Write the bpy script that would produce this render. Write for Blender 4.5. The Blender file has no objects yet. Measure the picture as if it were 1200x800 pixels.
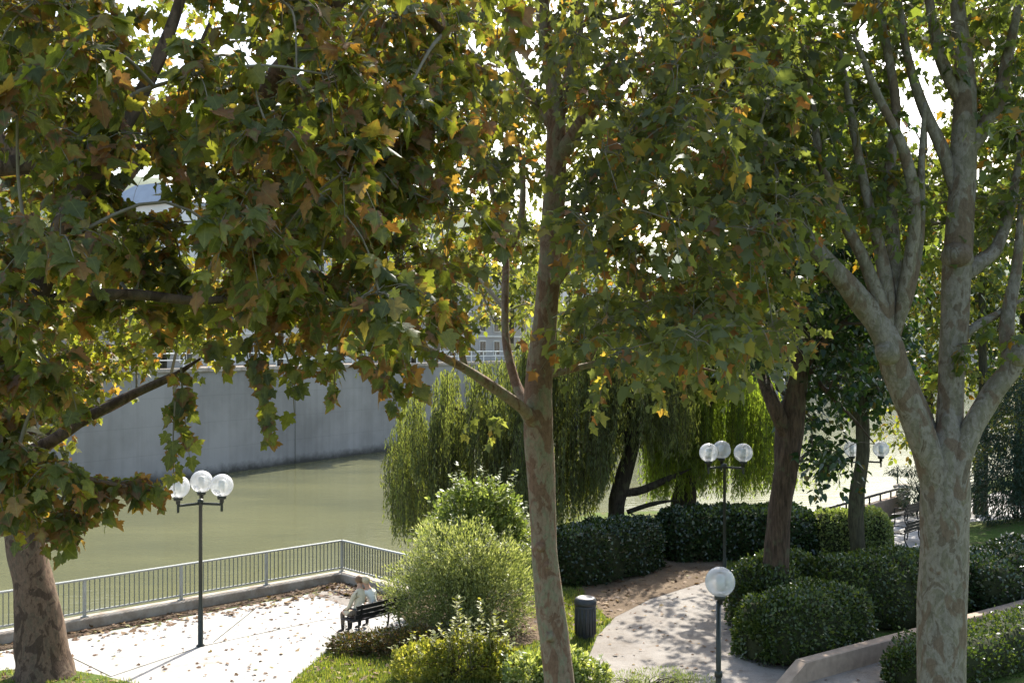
import bpy, bmesh, math, random
import numpy as np
from mathutils import Vector, Matrix

SC = bpy.context.scene
COL = SC.collection
R = np.random.default_rng(11)
random.seed(5)
F, CX, CY, H = 1250.0, 600.0, 406.0, 7.0          # photograph: focal length in px, principal column, horizon row, eye height
WATER = -1.8

def P(px, py, Y): return np.array([(px-CX)*Y/F, Y, H-(py-CY)*Y/F])
def G(px, py, z=0.0):
    Y = F*(H-z)/(py-CY)
    return np.array([(px-CX)*Y/F, Y, z])
def nrm(v):
    v = np.asarray(v, float); n = np.linalg.norm(v, axis=-1, keepdims=True); n[n == 0] = 1
    return v/n

# ------------------------------------------------------------------ materials
def new_mat(name):
    m = bpy.data.materials.new(name); m.use_nodes = True
    nt = m.node_tree; nt.nodes.clear()
    out = nt.nodes.new('ShaderNodeOutputMaterial')
    return m, nt, out
def N(nt, t, **kw):
    n = nt.nodes.new(t)
    for k, v in kw.items():
        if k in n.inputs.keys() if isinstance(k, str) else False: n.inputs[k].default_value = v
        else: setattr(n, k, v)
    return n
def ramp(nt, fac, stops, interp='LINEAR'):
    r = nt.nodes.new('ShaderNodeValToRGB'); r.color_ramp.interpolation = interp
    e = r.color_ramp.elements
    while len(e) < len(stops): e.new(0.5)
    for el, (p, c) in zip(e, stops):
        el.position = p; el.color = (*c, 1) if len(c) == 3 else c
    if fac is not None: nt.links.new(fac, r.inputs[0])
    return r
def coords(nt, scale=(1, 1, 1), geo=False):
    if geo: src = nt.nodes.new('ShaderNodeNewGeometry').outputs['Position']
    else: src = nt.nodes.new('ShaderNodeTexCoord').outputs['Object']
    mp = nt.nodes.new('ShaderNodeMapping'); mp.inputs['Scale'].default_value = scale
    nt.links.new(src, mp.inputs[0]); return mp.outputs[0]
def noise(nt, vec, scale, detail=4, rough=.55, dist=0):
    n = nt.nodes.new('ShaderNodeTexNoise')
    n.inputs['Scale'].default_value = scale; n.inputs['Detail'].default_value = detail
    n.inputs['Roughness'].default_value = rough; n.inputs['Distortion'].default_value = dist
    nt.links.new(vec, n.inputs['Vector']); return n.outputs['Fac']
def mix(nt, a, b, fac, mode='MIX'):
    m = nt.nodes.new('ShaderNodeMix'); m.data_type = 'RGBA'; m.blend_type = mode
    for s, v in ((6, a), (7, b)):
        if isinstance(v, (tuple, list)): m.inputs[s].default_value = (*v, 1) if len(v) == 3 else v
        else: nt.links.new(v, m.inputs[s])
    if isinstance(fac, (int, float)): m.inputs[0].default_value = fac
    else: nt.links.new(fac, m.inputs[0])
    return m.outputs[2]
def math_(nt, op, a, b=None, clamp=False):
    m = nt.nodes.new('ShaderNodeMath'); m.operation = op; m.use_clamp = clamp
    for i, v in enumerate((a, b)):
        if v is None: continue
        if isinstance(v, (int, float)): m.inputs[i].default_value = v
        else: nt.links.new(v, m.inputs[i])
    return m.outputs[0]
def bump(nt, h, strength=.4, dist=.02):
    b = nt.nodes.new('ShaderNodeBump'); b.inputs['Strength'].default_value = strength; b.inputs['Distance'].default_value = dist
    nt.links.new(h, b.inputs['Height']); return b.outputs[0]
def principled(nt, out, col, rough=.7, spec=.4, metal=0, nor=None):
    p = nt.nodes.new('ShaderNodeBsdfPrincipled')
    if isinstance(col, (tuple, list)): p.inputs['Base Color'].default_value = (*col, 1)
    else: nt.links.new(col, p.inputs['Base Color'])
    if isinstance(rough, (int, float)): p.inputs['Roughness'].default_value = rough
    else: nt.links.new(rough, p.inputs['Roughness'])
    p.inputs['Specular IOR Level'].default_value = spec; p.inputs['Metallic'].default_value = metal
    if nor is not None: nt.links.new(nor, p.inputs['Normal'])
    if out is not None: nt.links.new(p.outputs[0], out.inputs[0])
    return p

def leaf_mat(name, stops, edge=None, tw=.5, tcol=(1.5, 1.45, .55), rough=.45, spec=.35, patch=0.0, patch_scale=.6):
    """thin leaf: reflects and lets light through; colour varies leaf by leaf"""
    m, nt, out = new_mat(name)
    at = nt.nodes.new('ShaderNodeAttribute'); at.attribute_name = 'leaf'
    sep = nt.nodes.new('ShaderNodeSeparateXYZ'); nt.links.new(at.outputs['Vector'], sep.inputs[0])
    rnd = sep.outputs[2]
    if patch:
        nz = noise(nt, coords(nt, geo=True), patch_scale, 2)
        nz = math_(nt, 'MULTIPLY', math_(nt, 'SUBTRACT', nz, .5), patch)
        rnd = math_(nt, 'ADD', rnd, nz, True)
    col = ramp(nt, rnd, stops).outputs[0]
    if edge:
        # rusty patches that start at the rim of a leaf, on some leaves only
        dx = math_(nt, 'ABSOLUTE', sep.outputs[0]); dy = math_(nt, 'ABSOLUTE', math_(nt, 'SUBTRACT', sep.outputs[1], .34))
        rr = math_(nt, 'ADD', dx, dy)
        nz = noise(nt, coords(nt, geo=True), 9, 3)
        v = math_(nt, 'ADD', math_(nt, 'MULTIPLY', rr, .9), nz)
        # only the drier leaves: a hash of the leaf number picks about one in three
        hs = nt.nodes.new('ShaderNodeMath'); hs.operation = 'FRACT'; nt.links.new(math_(nt, 'MULTIPLY', sep.outputs[2], 37.7), hs.inputs[0])
        v = math_(nt, 'ADD', v, math_(nt, 'MULTIPLY', math_(nt, 'SUBTRACT', hs.outputs[0], .72), .6))
        msk = ramp(nt, math_(nt, 'MULTIPLY', v, .5), [(.47, (0, 0, 0)), (.56, (1, 1, 1))]).outputs[0]
        blot = noise(nt, coords(nt, geo=True), 34, 4, .7)
        col = mix(nt, col, ramp(nt, blot, [(.3, (.72, .74, .7)), (.7, (1.22, 1.2, 1.15))]).outputs[0], 1, 'MULTIPLY')
        col = mix(nt, col, edge, msk)
        # paler veins
        ve = ramp(nt, dx, [(.0, (1, 1, 1)), (.03, (0, 0, 0))]).outputs[0]
        col = mix(nt, col, (.22, .24, .1), math_(nt, 'MULTIPLY', ve, .5))
    p = principled(nt, None, col, rough, spec)
    t = nt.nodes.new('ShaderNodeBsdfTranslucent')
    tc = mix(nt, col, (*tcol, 1), 1.0, 'MULTIPLY'); nt.links.new(tc, t.inputs[0])
    ms = nt.nodes.new('ShaderNodeMixShader'); ms.inputs[0].default_value = tw
    nt.links.new(p.outputs[0], ms.inputs[1]); nt.links.new(t.outputs[0], ms.inputs[2])
    nt.links.new(ms.outputs[0], out.inputs[0])
    return m

M = {}
GREENS = [(0, (.075, .092, .034)), (.4, (.11, .13, .038)), (.72, (.155, .17, .045)), (.84, (.2, .185, .06)),
          (.90, (.26, .17, .075)), (.96, (.22, .105, .05)), (1, (.18, .1, .06))]
MIDS = [(0, (.085, .105, .055)), (.4, (.115, .135, .065)), (.75, (.155, .17, .065)), (.87, (.21, .195, .06)), (.93, (.26, .15, .06)), (.97, (.23, .1, .045)), (1, (.19, .1, .06))]
M['leaf_plane'] = leaf_mat('plane_leaf', GREENS, edge=(.17, .095, .045), tw=.55, tcol=(2.1, 2.0, .6), rough=.5, spec=.5, patch=.3)
M['leaf_mid'] = leaf_mat('plane_leaf_greyish', MIDS, tw=.55, tcol=(2.1, 2.0, .65), rough=.5, spec=.5, patch=.25)  # plane leaf lightened and greyed, sun haze put into its colour
M['leaf_plane_far'] = leaf_mat('plane_leaf_small', GREENS, tw=.55, tcol=(2.2, 2.1, .6), patch=.22)
M['leaf_right'] = leaf_mat('plane_leaf_fresh', [(0, (.075, .1, .045)), (.5, (.11, .14, .05)), (.85, (.15, .18, .05)), (.95, (.22, .13, .03)), (1, (.2, .09, .03))], tw=.5, tcol=(1.8, 1.8, .6), patch=.25)
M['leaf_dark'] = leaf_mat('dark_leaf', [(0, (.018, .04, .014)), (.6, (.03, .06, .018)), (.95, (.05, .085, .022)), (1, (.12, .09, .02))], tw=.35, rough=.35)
M['leaf_bg'] = leaf_mat('far_leaf', [(0, (.08, .11, .028)), (.5, (.13, .16, .035)), (.9, (.2, .2, .045)), (1, (.25, .14, .04))], tw=.55, patch=.3, patch_scale=.15)
M['leaf_willow'] = leaf_mat('willow_leaf', [(0, (.095, .12, .055)), (.5, (.135, .165, .072)), (1, (.21, .23, .09))], tw=.5, tcol=(1.6, 1.55, .5), patch=.5, patch_scale=.35)  # willow leaf with shade put into its greyer green
M['leaf_willow_lit'] = leaf_mat('willow_leaf_lit', [(0, (.1, .145, .035)), (.5, (.14, .195, .045)), (1, (.21, .25, .07))], tw=.6, tcol=(1.8, 1.8, .55), patch=.4, patch_scale=.4)  # the same leaf with sunlight put into its yellower colour
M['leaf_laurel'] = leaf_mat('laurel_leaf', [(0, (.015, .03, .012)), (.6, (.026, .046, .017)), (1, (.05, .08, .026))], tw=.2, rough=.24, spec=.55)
M['leaf_box'] = leaf_mat('box_leaf', [(0, (.03, .052, .016)), (.6, (.055, .085, .02)), (1, (.11, .14, .034))], tw=.35, rough=.34, spec=.5, patch=.3)
M['leaf_lime'] = leaf_mat('lime_leaf', [(0, (.11, .15, .045)), (.6, (.18, .22, .07)), (1, (.32, .34, .15))], tw=.42, tcol=(1.4, 1.45, .6), patch=.3)
M['leaf_spring'] = leaf_mat('spring_leaf', [(0, (.14, .17, .035)), (.6, (.23, .25, .055)), (1, (.34, .33, .12))], tw=.5, tcol=(1.5, 1.4, .5), patch=.3)
M['leaf_silver'] = leaf_mat('silver_leaf', [(0, (.13, .16, .06)), (.5, (.22, .25, .1)), (.85, (.34, .36, .19)), (1, (.46, .47, .33))], tw=.45, tcol=(1.4, 1.4, .6), patch=.6, patch_scale=.8)
M['leaf_pale'] = leaf_mat('pale_leaf', [(0, (.13, .18, .05)), (.5, (.25, .3, .1)), (1, (.45, .47, .3))], tw=.4)
M['leaf_rust'] = leaf_mat('rusty_leaf', [(0, (.05, .06, .02)), (.5, (.09, .09, .03)), (.8, (.12, .07, .035)), (1, (.16, .1, .06))], tw=.3)
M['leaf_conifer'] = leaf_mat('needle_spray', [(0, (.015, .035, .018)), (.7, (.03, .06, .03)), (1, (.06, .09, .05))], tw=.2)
M['leaf_fallen'] = leaf_mat('fallen_leaf', [(0, (.07, .04, .022)), (.4, (.12, .065, .035)), (.75, (.18, .11, .055)), (.93, (.28, .2, .09)), (1, (.16, .17, .05))], tw=.15, rough=.7, spec=.2)
M['grass_blade'] = leaf_mat('grass_blade', [(0, (.09, .13, .025)), (.5, (.16, .2, .04)), (1, (.28, .28, .09))], tw=.45, patch=.5, patch_scale=1.2)

def bark_plane(name, c1, c2, c3, c4, scale=5):
    m, nt, out = new_mat(name)
    v = coords(nt, (1, 1, .55))
    n1 = noise(nt, v, scale, 5, .6, .6); n2 = noise(nt, v, scale*3.1, 6, .7); n3 = noise(nt, v, scale*.6, 3, .5, 1)
    base = ramp(nt, n1, [(.38, c1), (.42, c2), (.51, c2), (.54, c3), (.61, c3), (.65, c2)]).outputs[0]
    col = mix(nt, base, c4, ramp(nt, n3, [(.54, (0, 0, 0)), (.575, (1, 1, 1))]).outputs[0])
    fl = ramp(nt, n2, [(.3, (.55, .52, .5)), (.55, (1, 1, 1)), (.75, (1.15, 1.12, 1.05))]).outputs[0]
    col = mix(nt, col, fl, .8, 'MULTIPLY')
    # loose flakes edges
    vo = nt.nodes.new('ShaderNodeTexVoronoi'); vo.feature = 'DISTANCE_TO_EDGE'; vo.inputs['Scale'].default_value = scale*2.2
    nt.links.new(coords(nt, (1, 1, .4)), vo.inputs['Vector'])
    ed = ramp(nt, vo.outputs['Distance'], [(0, (.55, .5, .45)), (.035, (1, 1, 1))]).outputs[0]
    col = mix(nt, col, ed, .45, 'MULTIPLY')
    hgt = math_(nt, 'ADD', n1, math_(nt, 'MULTIPLY', n2, .5))
    principled(nt, out, col, .85, .15, nor=bump(nt, hgt, .7, .03))
    return m
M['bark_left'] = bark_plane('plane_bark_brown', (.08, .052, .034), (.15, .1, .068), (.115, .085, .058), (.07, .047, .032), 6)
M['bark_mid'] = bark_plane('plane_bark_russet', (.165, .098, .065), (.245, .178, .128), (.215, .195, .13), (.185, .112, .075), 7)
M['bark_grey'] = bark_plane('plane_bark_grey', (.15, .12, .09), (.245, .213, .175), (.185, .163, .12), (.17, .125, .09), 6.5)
def bark_furrow(name, c1, c2):
    m, nt, out = new_mat(name)
    v = coords(nt, (1, 1, .16))
    n1 = noise(nt, v, 14, 5, .65, .4); n2 = noise(nt, coords(nt), 3, 3)
    col = ramp(nt, n1, [(.35, c1), (.65, c2)]).outputs[0]
    col = mix(nt, col, (.1, .105, .06), ramp(nt, n2, [(.55, (0, 0, 0)), (.7, (.6, .6, .6))]).outputs[0])
    principled(nt, out, col, .9, .1, nor=bump(nt, n1, 1, .06)); return m
M['bark_dark'] = bark_furrow('furrowed_bark', (.035, .025, .018), (.11, .075, .053))
M['bark_willow'] = bark_furrow('willow_bark', (.03, .026, .02), (.08, .065, .05))
M['bark_small'] = bark_furrow('mossy_bark', (.04, .035, .022), (.1, .088, .055))
def plain(name, col, rough=.7, spec=.3, metal=0, var=.25, scale=8, bmp=.1):
    m, nt, out = new_mat(name)
    n1 = noise(nt, coords(nt), scale, 5, .6)
    f = ramp(nt, n1, [(.25, tuple(1-var for _ in range(3))), (.75, tuple(1+var*.6 for _ in range(3)))]).outputs[0]
    c = mix(nt, col, f, 1.0, 'MULTIPLY')
    principled(nt, out, c, rough, spec, metal, bump(nt, n1, bmp, .01) if bmp else None); return m
M['twig'] = plain('twig_wood', (.2, .17, .12), .8, .2)
M['twig_dark'] = plain('twig_wood_dark', (.07, .055, .04), .85, .2)
M['core'] = plain('hedge_twigs', (.035, .04, .018), .9, .1, scale=20, var=.4)
M['metal_dark'] = plain('dark_green_paint', (.022, .026, .02), .42, .5, .1, scale=20)
M['iron'] = plain('black_iron', (.014, .014, .013), .45, .45, scale=25)
M['wood_dark'] = plain('dark_stained_slats', (.02, .017, .014), .5, .4, scale=30)
M['bin'] = plain('bin_grey_plastic', (.035, .036, .04), .5, .4, scale=15)
M['rail'] = plain('rail_grey_paint', (.34, .35, .33), .45, .5, .15, scale=14)
M['rail_dark'] = plain('rail_bar_paint', (.16, .17, .15), .5, .4, .1, scale=14)
M['stone_tan'] = plain('tan_concrete', (.36, .27, .2), .9, .2, scale=5, var=.3, bmp=.4)
M['white_paint'] = plain('white_paint', (.75, .75, .72), .6, .3, var=.08)
M['skin'] = plain('skin', (.5, .3, .21), .55, .35, var=.05, bmp=0)
M['shirt_white'] = plain('white_cotton', (.78, .77, .72), .9, .1, var=.06, bmp=0)
M['jacket_cream'] = plain('cream_wool', (.6, .52, .37), .95, .1, var=.12, bmp=0)
M['trousers'] = plain('grey_brown_trousers', (.16, .13, .1), .9, .1, var=.15, bmp=0)
M['shoe'] = plain('dark_shoe', (.03, .027, .025), .6, .3, bmp=0)
M['hair_blond'] = plain('fair_hair', (.55, .46, .32), .6, .3, scale=60, var=.3)
M['hair_brown'] = plain('brown_hair', (.17, .1, .055), .55, .3, scale=60, var=.3)

def ground_mats():
    m, nt, out = new_mat('lawn')
    v = coords(nt, geo=True); n1 = noise(nt, v, .5, 4); n2 = noise(nt, v, 18, 5, .7); n3 = noise(nt, v, 3, 4)
    c = ramp(nt, n1, [(.3, (.06, .1, .02)), (.55, (.1, .14, .03)), (.7, (.15, .15, .05))]).outputs[0]
    c = mix(nt, c, (.13, .095, .055), ramp(nt, n3, [(.5, (0, 0, 0)), (.68, (.8, .8, .8))]).outputs[0])
    c = mix(nt, c, ramp(nt, n2, [(.3, (.6, .6, .6)), (.7, (1.25, 1.25, 1.2))]).outputs[0], 1, 'MULTIPLY')
    principled(nt, out, c, .95, .1, nor=bump(nt, n2, .8, .05)); M['lawn'] = m
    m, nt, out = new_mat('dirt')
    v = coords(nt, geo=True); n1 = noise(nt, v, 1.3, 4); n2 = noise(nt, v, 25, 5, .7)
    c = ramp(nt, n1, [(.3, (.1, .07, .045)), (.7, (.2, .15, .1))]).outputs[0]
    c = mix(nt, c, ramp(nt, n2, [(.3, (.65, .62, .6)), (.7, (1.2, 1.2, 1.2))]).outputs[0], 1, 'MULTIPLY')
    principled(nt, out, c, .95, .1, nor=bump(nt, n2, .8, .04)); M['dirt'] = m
    m, nt, out = new_mat('terrace_concrete')
    v = coords(nt, geo=True); n1 = noise(nt, v, .35, 5, .6); n2 = noise(nt, v, 40, 4, .7); n3 = noise(nt, v, 2.6, 5, .65)
    c = ramp(nt, n1, [(.3, (.3, .285, .265)), (.65, (.4, .385, .365))]).outputs[0]
    c = mix(nt, c, ramp(nt, n3, [(.28, (.6, .57, .53)), (.5, (1, 1, 1))]).outputs[0], .8, 'MULTIPLY')
    c = mix(nt, c, ramp(nt, n2, [(.3, (.88, .88, .88)), (.7, (1.08, 1.08, 1.08))]).outputs[0], 1, 'MULTIPLY')
    principled(nt, out, c, .9, .2, nor=bump(nt, n2, .3, .01)); M['terrace'] = m
    m, nt, out = new_mat('path_gravel')
    v = coords(nt, geo=True); n1 = noise(nt, v, .5, 5, .6); n2 = noise(nt, v, 55, 4, .75); n3 = noise(nt, v, 3.2, 5, .65)
    c = ramp(nt, n1, [(.3, (.19, .165, .14)), (.65, (.28, .255, .225))]).outputs[0]
    c = mix(nt, c, ramp(nt, n3, [(.3, (.72, .68, .62)), (.52, (1, 1, 1))]).outputs[0], .8, 'MULTIPLY')
    c = mix(nt, c, ramp(nt, n2, [(.3, (.7, .7, .7)), (.7, (1.2, 1.2, 1.2))]).outputs[0], 1, 'MULTIPLY')
    principled(nt, out, c, .92, .2, nor=bump(nt, n2, .6, .015)); M['path'] = m
    m, nt, out = new_mat('kerb_concrete')
    v = coords(nt, geo=True); n1 = noise(nt, v, 2, 5, .65); n2 = noise(nt, v, 30, 4, .7)
    c = ramp(nt, n1, [(.3, (.2, .155, .115)), (.6, (.38, .34, .29))]).outputs[0]
    principled(nt, out, c, .9, .2, nor=bump(nt, n2, .5, .015)); M['kerb'] = m
    # river wall: shuttered concrete, tide band, vertical streaks and joints
    m, nt, out = new_mat('river_wall_concrete')
    v = coords(nt, geo=True); n1 = noise(nt, v, .18, 5, .6); n3 = noise(nt, v, 1.2, 5, .7)
    st = noise(nt, coords(nt, (1.1, 1.1, .05), geo=True), 1.4, 4, .6)
    c = ramp(nt, n1, [(.35, (.19, .184, .172)), (.65, (.285, .275, .26))]).outputs[0]
    c = mix(nt, c, ramp(nt, st, [(.4, (.86, .85, .84)), (.56, (1, 1, 1))]).outputs[0], .6, 'MULTIPLY')
    sz = nt.nodes.new('ShaderNodeSeparateXYZ'); nt.links.new(coords(nt, geo=True), sz.inputs[0])
    zz = math_(nt, 'ADD', sz.outputs[2], math_(nt, 'MULTIPLY', n3, .9))
    band = ramp(nt, math_(nt, 'MULTIPLY', math_(nt, 'ADD', zz, 2.0), .1), [(.075, (.22, .22, .2)), (.135, (1, 1, 1))]).outputs[0]
    c = mix(nt, c, band, 1, 'MULTIPLY')
    tb = nt.nodes.new('ShaderNodeMath'); tb.operation = 'FRACT'; nt.links.new(math_(nt, 'MULTIPLY', sz.outputs[2], .55), tb.inputs[0])
    jl = ramp(nt, tb.outputs[0], [(0, (.82, .82, .82)), (.03, (1, 1, 1))]).outputs[0]
    c = mix(nt, c, jl, 1, 'MULTIPLY')
    principled(nt, out, c, .9, .2, nor=bump(nt, n3, .3, .05)); M['river_wall'] = m
    m, nt, out = new_mat('river_water')
    v = coords(nt, (1, 1, 1), geo=True)
    mp = nt.nodes.new('ShaderNodeMapping'); mp.inputs['Rotation'].default_value = (0, 0, math.radians(50)); mp.inputs['Scale'].default_value = (.8, 2.2, 1)
    nt.links.new(v, mp.inputs[0])
    n1 = noise(nt, mp.outputs[0], 1.1, 4, .6); n2 = noise(nt, mp.outputs[0], .12, 3)
    c = ramp(nt, n2, [(.3, (.095, .098, .052)), (.7, (.13, .13, .064))]).outputs[0]
    n4 = noise(nt, mp.outputs[0], .3, 3); nb = bump(nt, math_(nt, 'MULTIPLY', n1, math_(nt, 'ADD', .35, n4)), .2, .1)
    df = nt.nodes.new('ShaderNodeBsdfDiffuse'); nt.links.new(c, df.inputs[0])
    gl = nt.nodes.new('ShaderNodeBsdfGlossy'); gl.inputs['Roughness'].default_value = .06; nt.links.new(nb, gl.inputs['Normal'])
    fr = nt.nodes.new('ShaderNodeFresnel'); fr.inputs['IOR'].default_value = 1.33; nt.links.new(nb, fr.inputs['Normal'])
    mx = nt.nodes.new('ShaderNodeMixShader'); nt.links.new(math_(nt, 'MULTIPLY', fr.outputs[0], .95), mx.inputs[0])
    nt.links.new(df.outputs[0], mx.inputs[1]); nt.links.new(gl.outputs[0], mx.inputs[2]); nt.links.new(mx.outputs[0], out.inputs[0]); M['water'] = m
    m, nt, out = new_mat('globe_plastic')
    tr = nt.nodes.new('ShaderNodeBsdfTransparent'); tr.inputs[0].default_value = (.93, .94, .95, 1)
    tl = nt.nodes.new('ShaderNodeBsdfTranslucent'); tl.inputs[0].default_value = (.8, .82, .84, 1)
    df = nt.nodes.new('ShaderNodeBsdfDiffuse'); df.inputs[0].default_value = (.75, .76, .78, 1)
    gl = nt.nodes.new('ShaderNodeBsdfGlossy'); gl.inputs['Roughness'].default_value = .22
    lw = nt.nodes.new('ShaderNodeLayerWeight'); lw.inputs[0].default_value = .45
    a = nt.nodes.new('ShaderNodeMixShader'); a.inputs[0].default_value = .35
    nt.links.new(tl.outputs[0], a.inputs[1]); nt.links.new(df.outputs[0], a.inputs[2])
    fac = ramp(nt, lw.outputs['Facing'], [(0, (.34, .34, .34)), (1, (.85, .85, .85))]).outputs[0]
    b = nt.nodes.new('ShaderNodeMixShader'); nt.links.new(fac, b.inputs[0])
    nt.links.new(tr.outputs[0], b.inputs[1]); nt.links.new(a.outputs[0], b.inputs[2])
    g = nt.nodes.new('ShaderNodeMixShader'); nt.links.new(math_(nt, 'MULTIPLY', lw.outputs['Fresnel'], .5), g.inputs[0])
    nt.links.new(b.outputs[0], g.inputs[1]); nt.links.new(gl.outputs[0], g.inputs[2])
    nt.links.new(g.outputs[0], out.inputs[0]); M['globe'] = m
    M['glass'] = plain('window_glass', (.05, .06, .07), .08, .6, var=.1, bmp=0)
    M['facade_white'] = plain('white_render', (.62, .61, .58), .85, .2, scale=.4, var=.12)
    M['facade_grey'] = plain('grey_render', (.42, .41, .4), .85, .2, scale=.4, var=.15)
    M['roof_zinc'] = plain('zinc_roof', (.3, .32, .35), .5, .4, scale=1, var=.15)
    M['hill'] = plain('wooded_hill', (.15, .17, .12), .95, .05, scale=.03, var=.4, bmp=0)
ground_mats()

# ------------------------------------------------------------------ mesh helpers
def tag(o, label=None, cat=None, group=None, kind=None):
    if label: o['label'] = label
    if cat: o['category'] = cat
    if group: o['group'] = group
    if kind: o['kind'] = kind
    return o
def empty(name, loc=(0, 0, 0), rz=0):
    o = bpy.data.objects.new(name, None); o.empty_display_size = .2; COL.objects.link(o)
    o.location = loc; o.rotation_euler = (0, 0, rz); return o
def link(name, me, mats, parent=None, off=None):
    for m in (mats if isinstance(mats, (list, tuple)) else [mats]): me.materials.append(m)
    o = bpy.data.objects.new(name, me); COL.objects.link(o)
    if parent is not None: o.parent = parent
    return o

class MB:
    """collects shapes (variable polygons) and builds ONE mesh"""
    def __init__(s): s.v = []; s.f = []; s.mi = []; s.n = 0
    def add(s, verts, faces, mi=0):
        verts = np.asarray(verts, float)
        s.v.append(verts); s.f += [tuple(i+s.n for i in f) for f in faces]; s.mi += [mi]*len(faces); s.n += len(verts)
    def box(s, c, size, mi=0, u=(1, 0, 0), w=None, bev=0):
        u = nrm(u); up = np.array([0, 0, 1.]) if w is None else nrm(w); v = np.cross(up, u)
        hx, hy, hz = np.array(size)/2; c = np.asarray(c, float)
        if bev > 0:
            b = min(bev, hx*.9, hy*.9, hz*.9)
            vs = []; 
            for sz, zz, ins in ((-1, -hz, b), (-1, -hz+b, 0), (1, hz-b, 0), (1, hz, b)):
                for sx, sy in ((-1, -1), (1, -1), (1, 1), (-1, 1)):
                    vs.append(c+u*sx*(hx-ins)+v*sy*(hy-ins)+up*zz)
            fs = [(3, 2, 1, 0), (12, 13, 14, 15)]
            for l in range(3):
                for i in range(4):
                    j = (i+1) % 4; fs.append((l*4+i, l*4+j, l*4+4+j, l*4+4+i))
            s.add(vs, fs, mi); return
        vs = [c+u*sx*hx+v*sy*hy+up*sz*hz for sz in (-1, 1) for sx, sy in ((-1, -1), (1, -1), (1, 1), (-1, 1))]
        s.add(vs, [(3, 2, 1, 0), (4, 5, 6, 7), (0, 1, 5, 4), (1, 2, 6, 5), (2, 3, 7, 6), (3, 0, 4, 7)], mi)
    def tube(s, pts, rad, sides=8, mi=0, cap=True, rough=0.0):
        pts = np.asarray(pts, float); n = len(pts)
        rad = np.full(n, rad, float) if np.isscalar(rad) else np.asarray(rad, float)
        t = np.gradient(pts, axis=0); t = nrm(t)
        ref = np.array([0, 0, 1.]) if abs(t[0][2]) < .9 else np.array([1., 0, 0])
        a = nrm(np.cross(t[0], ref)); vs = np.zeros((n, sides, 3))
        ang = np.arange(sides)*2*math.pi/sides
        ph = R.uniform(0, 6.28, 4)
        for i in range(n):
            a = a - t[i]*np.dot(a, t[i]); a = a/max(np.linalg.norm(a), 1e-9); b = np.cross(t[i], a)
            r = rad[i]*np.ones(sides)
            if rough: r = r*(1+rough*(np.sin(2*ang+ph[0]+i*.35)+.6*np.sin(3*ang+ph[1]-i*.5)+.4*np.sin(5*ang+ph[2]+i*.9)))
            vs[i] = pts[i]+np.outer(np.cos(ang)*r, a)+np.outer(np.sin(ang)*r, b)
        fs = []
        for i in range(n-1):
            for k in range(sides):
                k2 = (k+1) % sides; fs.append((i*sides+k, i*sides+k2, (i+1)*sides+k2, (i+1)*sides+k))
        if cap: fs.append(tuple(range(sides-1, -1, -1))); fs.append(tuple((n-1)*sides+k for k in range(sides)))
        s.add(vs.reshape(-1, 3), fs, mi)
    def lathe(s, prof, c=(0, 0, 0), seg=20, mi=0):
        c = np.asarray(c, float); vs = []; fs = []
        for r, z in prof:
            for k in range(seg):
                a = 2*math.pi*k/seg; vs.append(c+np.array([r*math.cos(a), r*math.sin(a), z]))
        for i in range(len(prof)-1):
            for k in range(seg):
                k2 = (k+1) % seg; fs.append((i*seg+k, i*seg+k2, (i+1)*seg+k2, (i+1)*seg+k))
        fs.append(tuple(range(seg-1, -1, -1))); fs.append(tuple((len(prof)-1)*seg+k for k in range(seg)))
        s.add(vs, fs, mi)
    def build(s, name, mats, parent=None, smooth=False, off=(0, 0, 0)):
        me = bpy.data.meshes.new(name)
        v = np.concatenate(s.v)-np.asarray(off, float)
        me.from_pydata(v.tolist(), [], s.f)
        me.polygons.foreach_set('material_index', s.mi)
        if smooth: me.polygons.foreach_set('use_smooth', [True]*len(s.f))
        me.update()
        return link(name, me, mats, parent)

def spline(pts, k=6):
    pts = np.asarray(pts, float)
    if len(pts) < 3: 
        return np.array([pts[0]+(pts[1]-pts[0])*t for t in np.linspace(0, 1, k+1)])
    p = np.vstack([2*pts[0]-pts[1], pts, 2*pts[-1]-pts[-2]]); out = []
    for i in range(1, len(p)-2):
        for t in np.arange(k)/k:
            out.append(.5*((2*p[i])+(-p[i-1]+p[i+1])*t+(2*p[i-1]-5*p[i]+4*p[i+1]-p[i+2])*t*t+(-p[i-1]+3*p[i]-3*p[i+1]+p[i+2])*t**3))
    out.append(pts[-1]); return np.array(out)

# ------------------------------------------------------------------ leaves
def outline(half):
    r = list(half); l = [(-x, y) for x, y in half[::-1] if x > 1e-6]
    return np.array(r+l)
LEAF_BIG = outline([(0, 0), (.12, -.1), (.30, -.13), (.47, -.03), (.38, .07), (.34, .16), (.49, .2), (.67, .42), (.52, .44), (.46, .55), (.31, .5), (.34, .65), (.22, .70), (.16, .85), (0, 1.05)])
LEAF_MID = outline([(0, 0), (.36, -.1), (.30, .15), (.6, .42), (.29, .5), (.22, .7), (0, 1.02)])
LEAF_OVAL = outline([(0, 0), (.24, .2), (.3, .45), (.18, .75), (0, 1.0)])
LEAF_HEART = outline([(0, .05), (.2, -.06), (.42, .12), (.42, .4), (.22, .72), (0, 1.05)])
LEAF_DIAM = outline([(0, 0), (.2, .42), (0, 1.0)])
LEAF_NARROW = outline([(0, 0), (.085, .4), (0, 1.0)])

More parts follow.
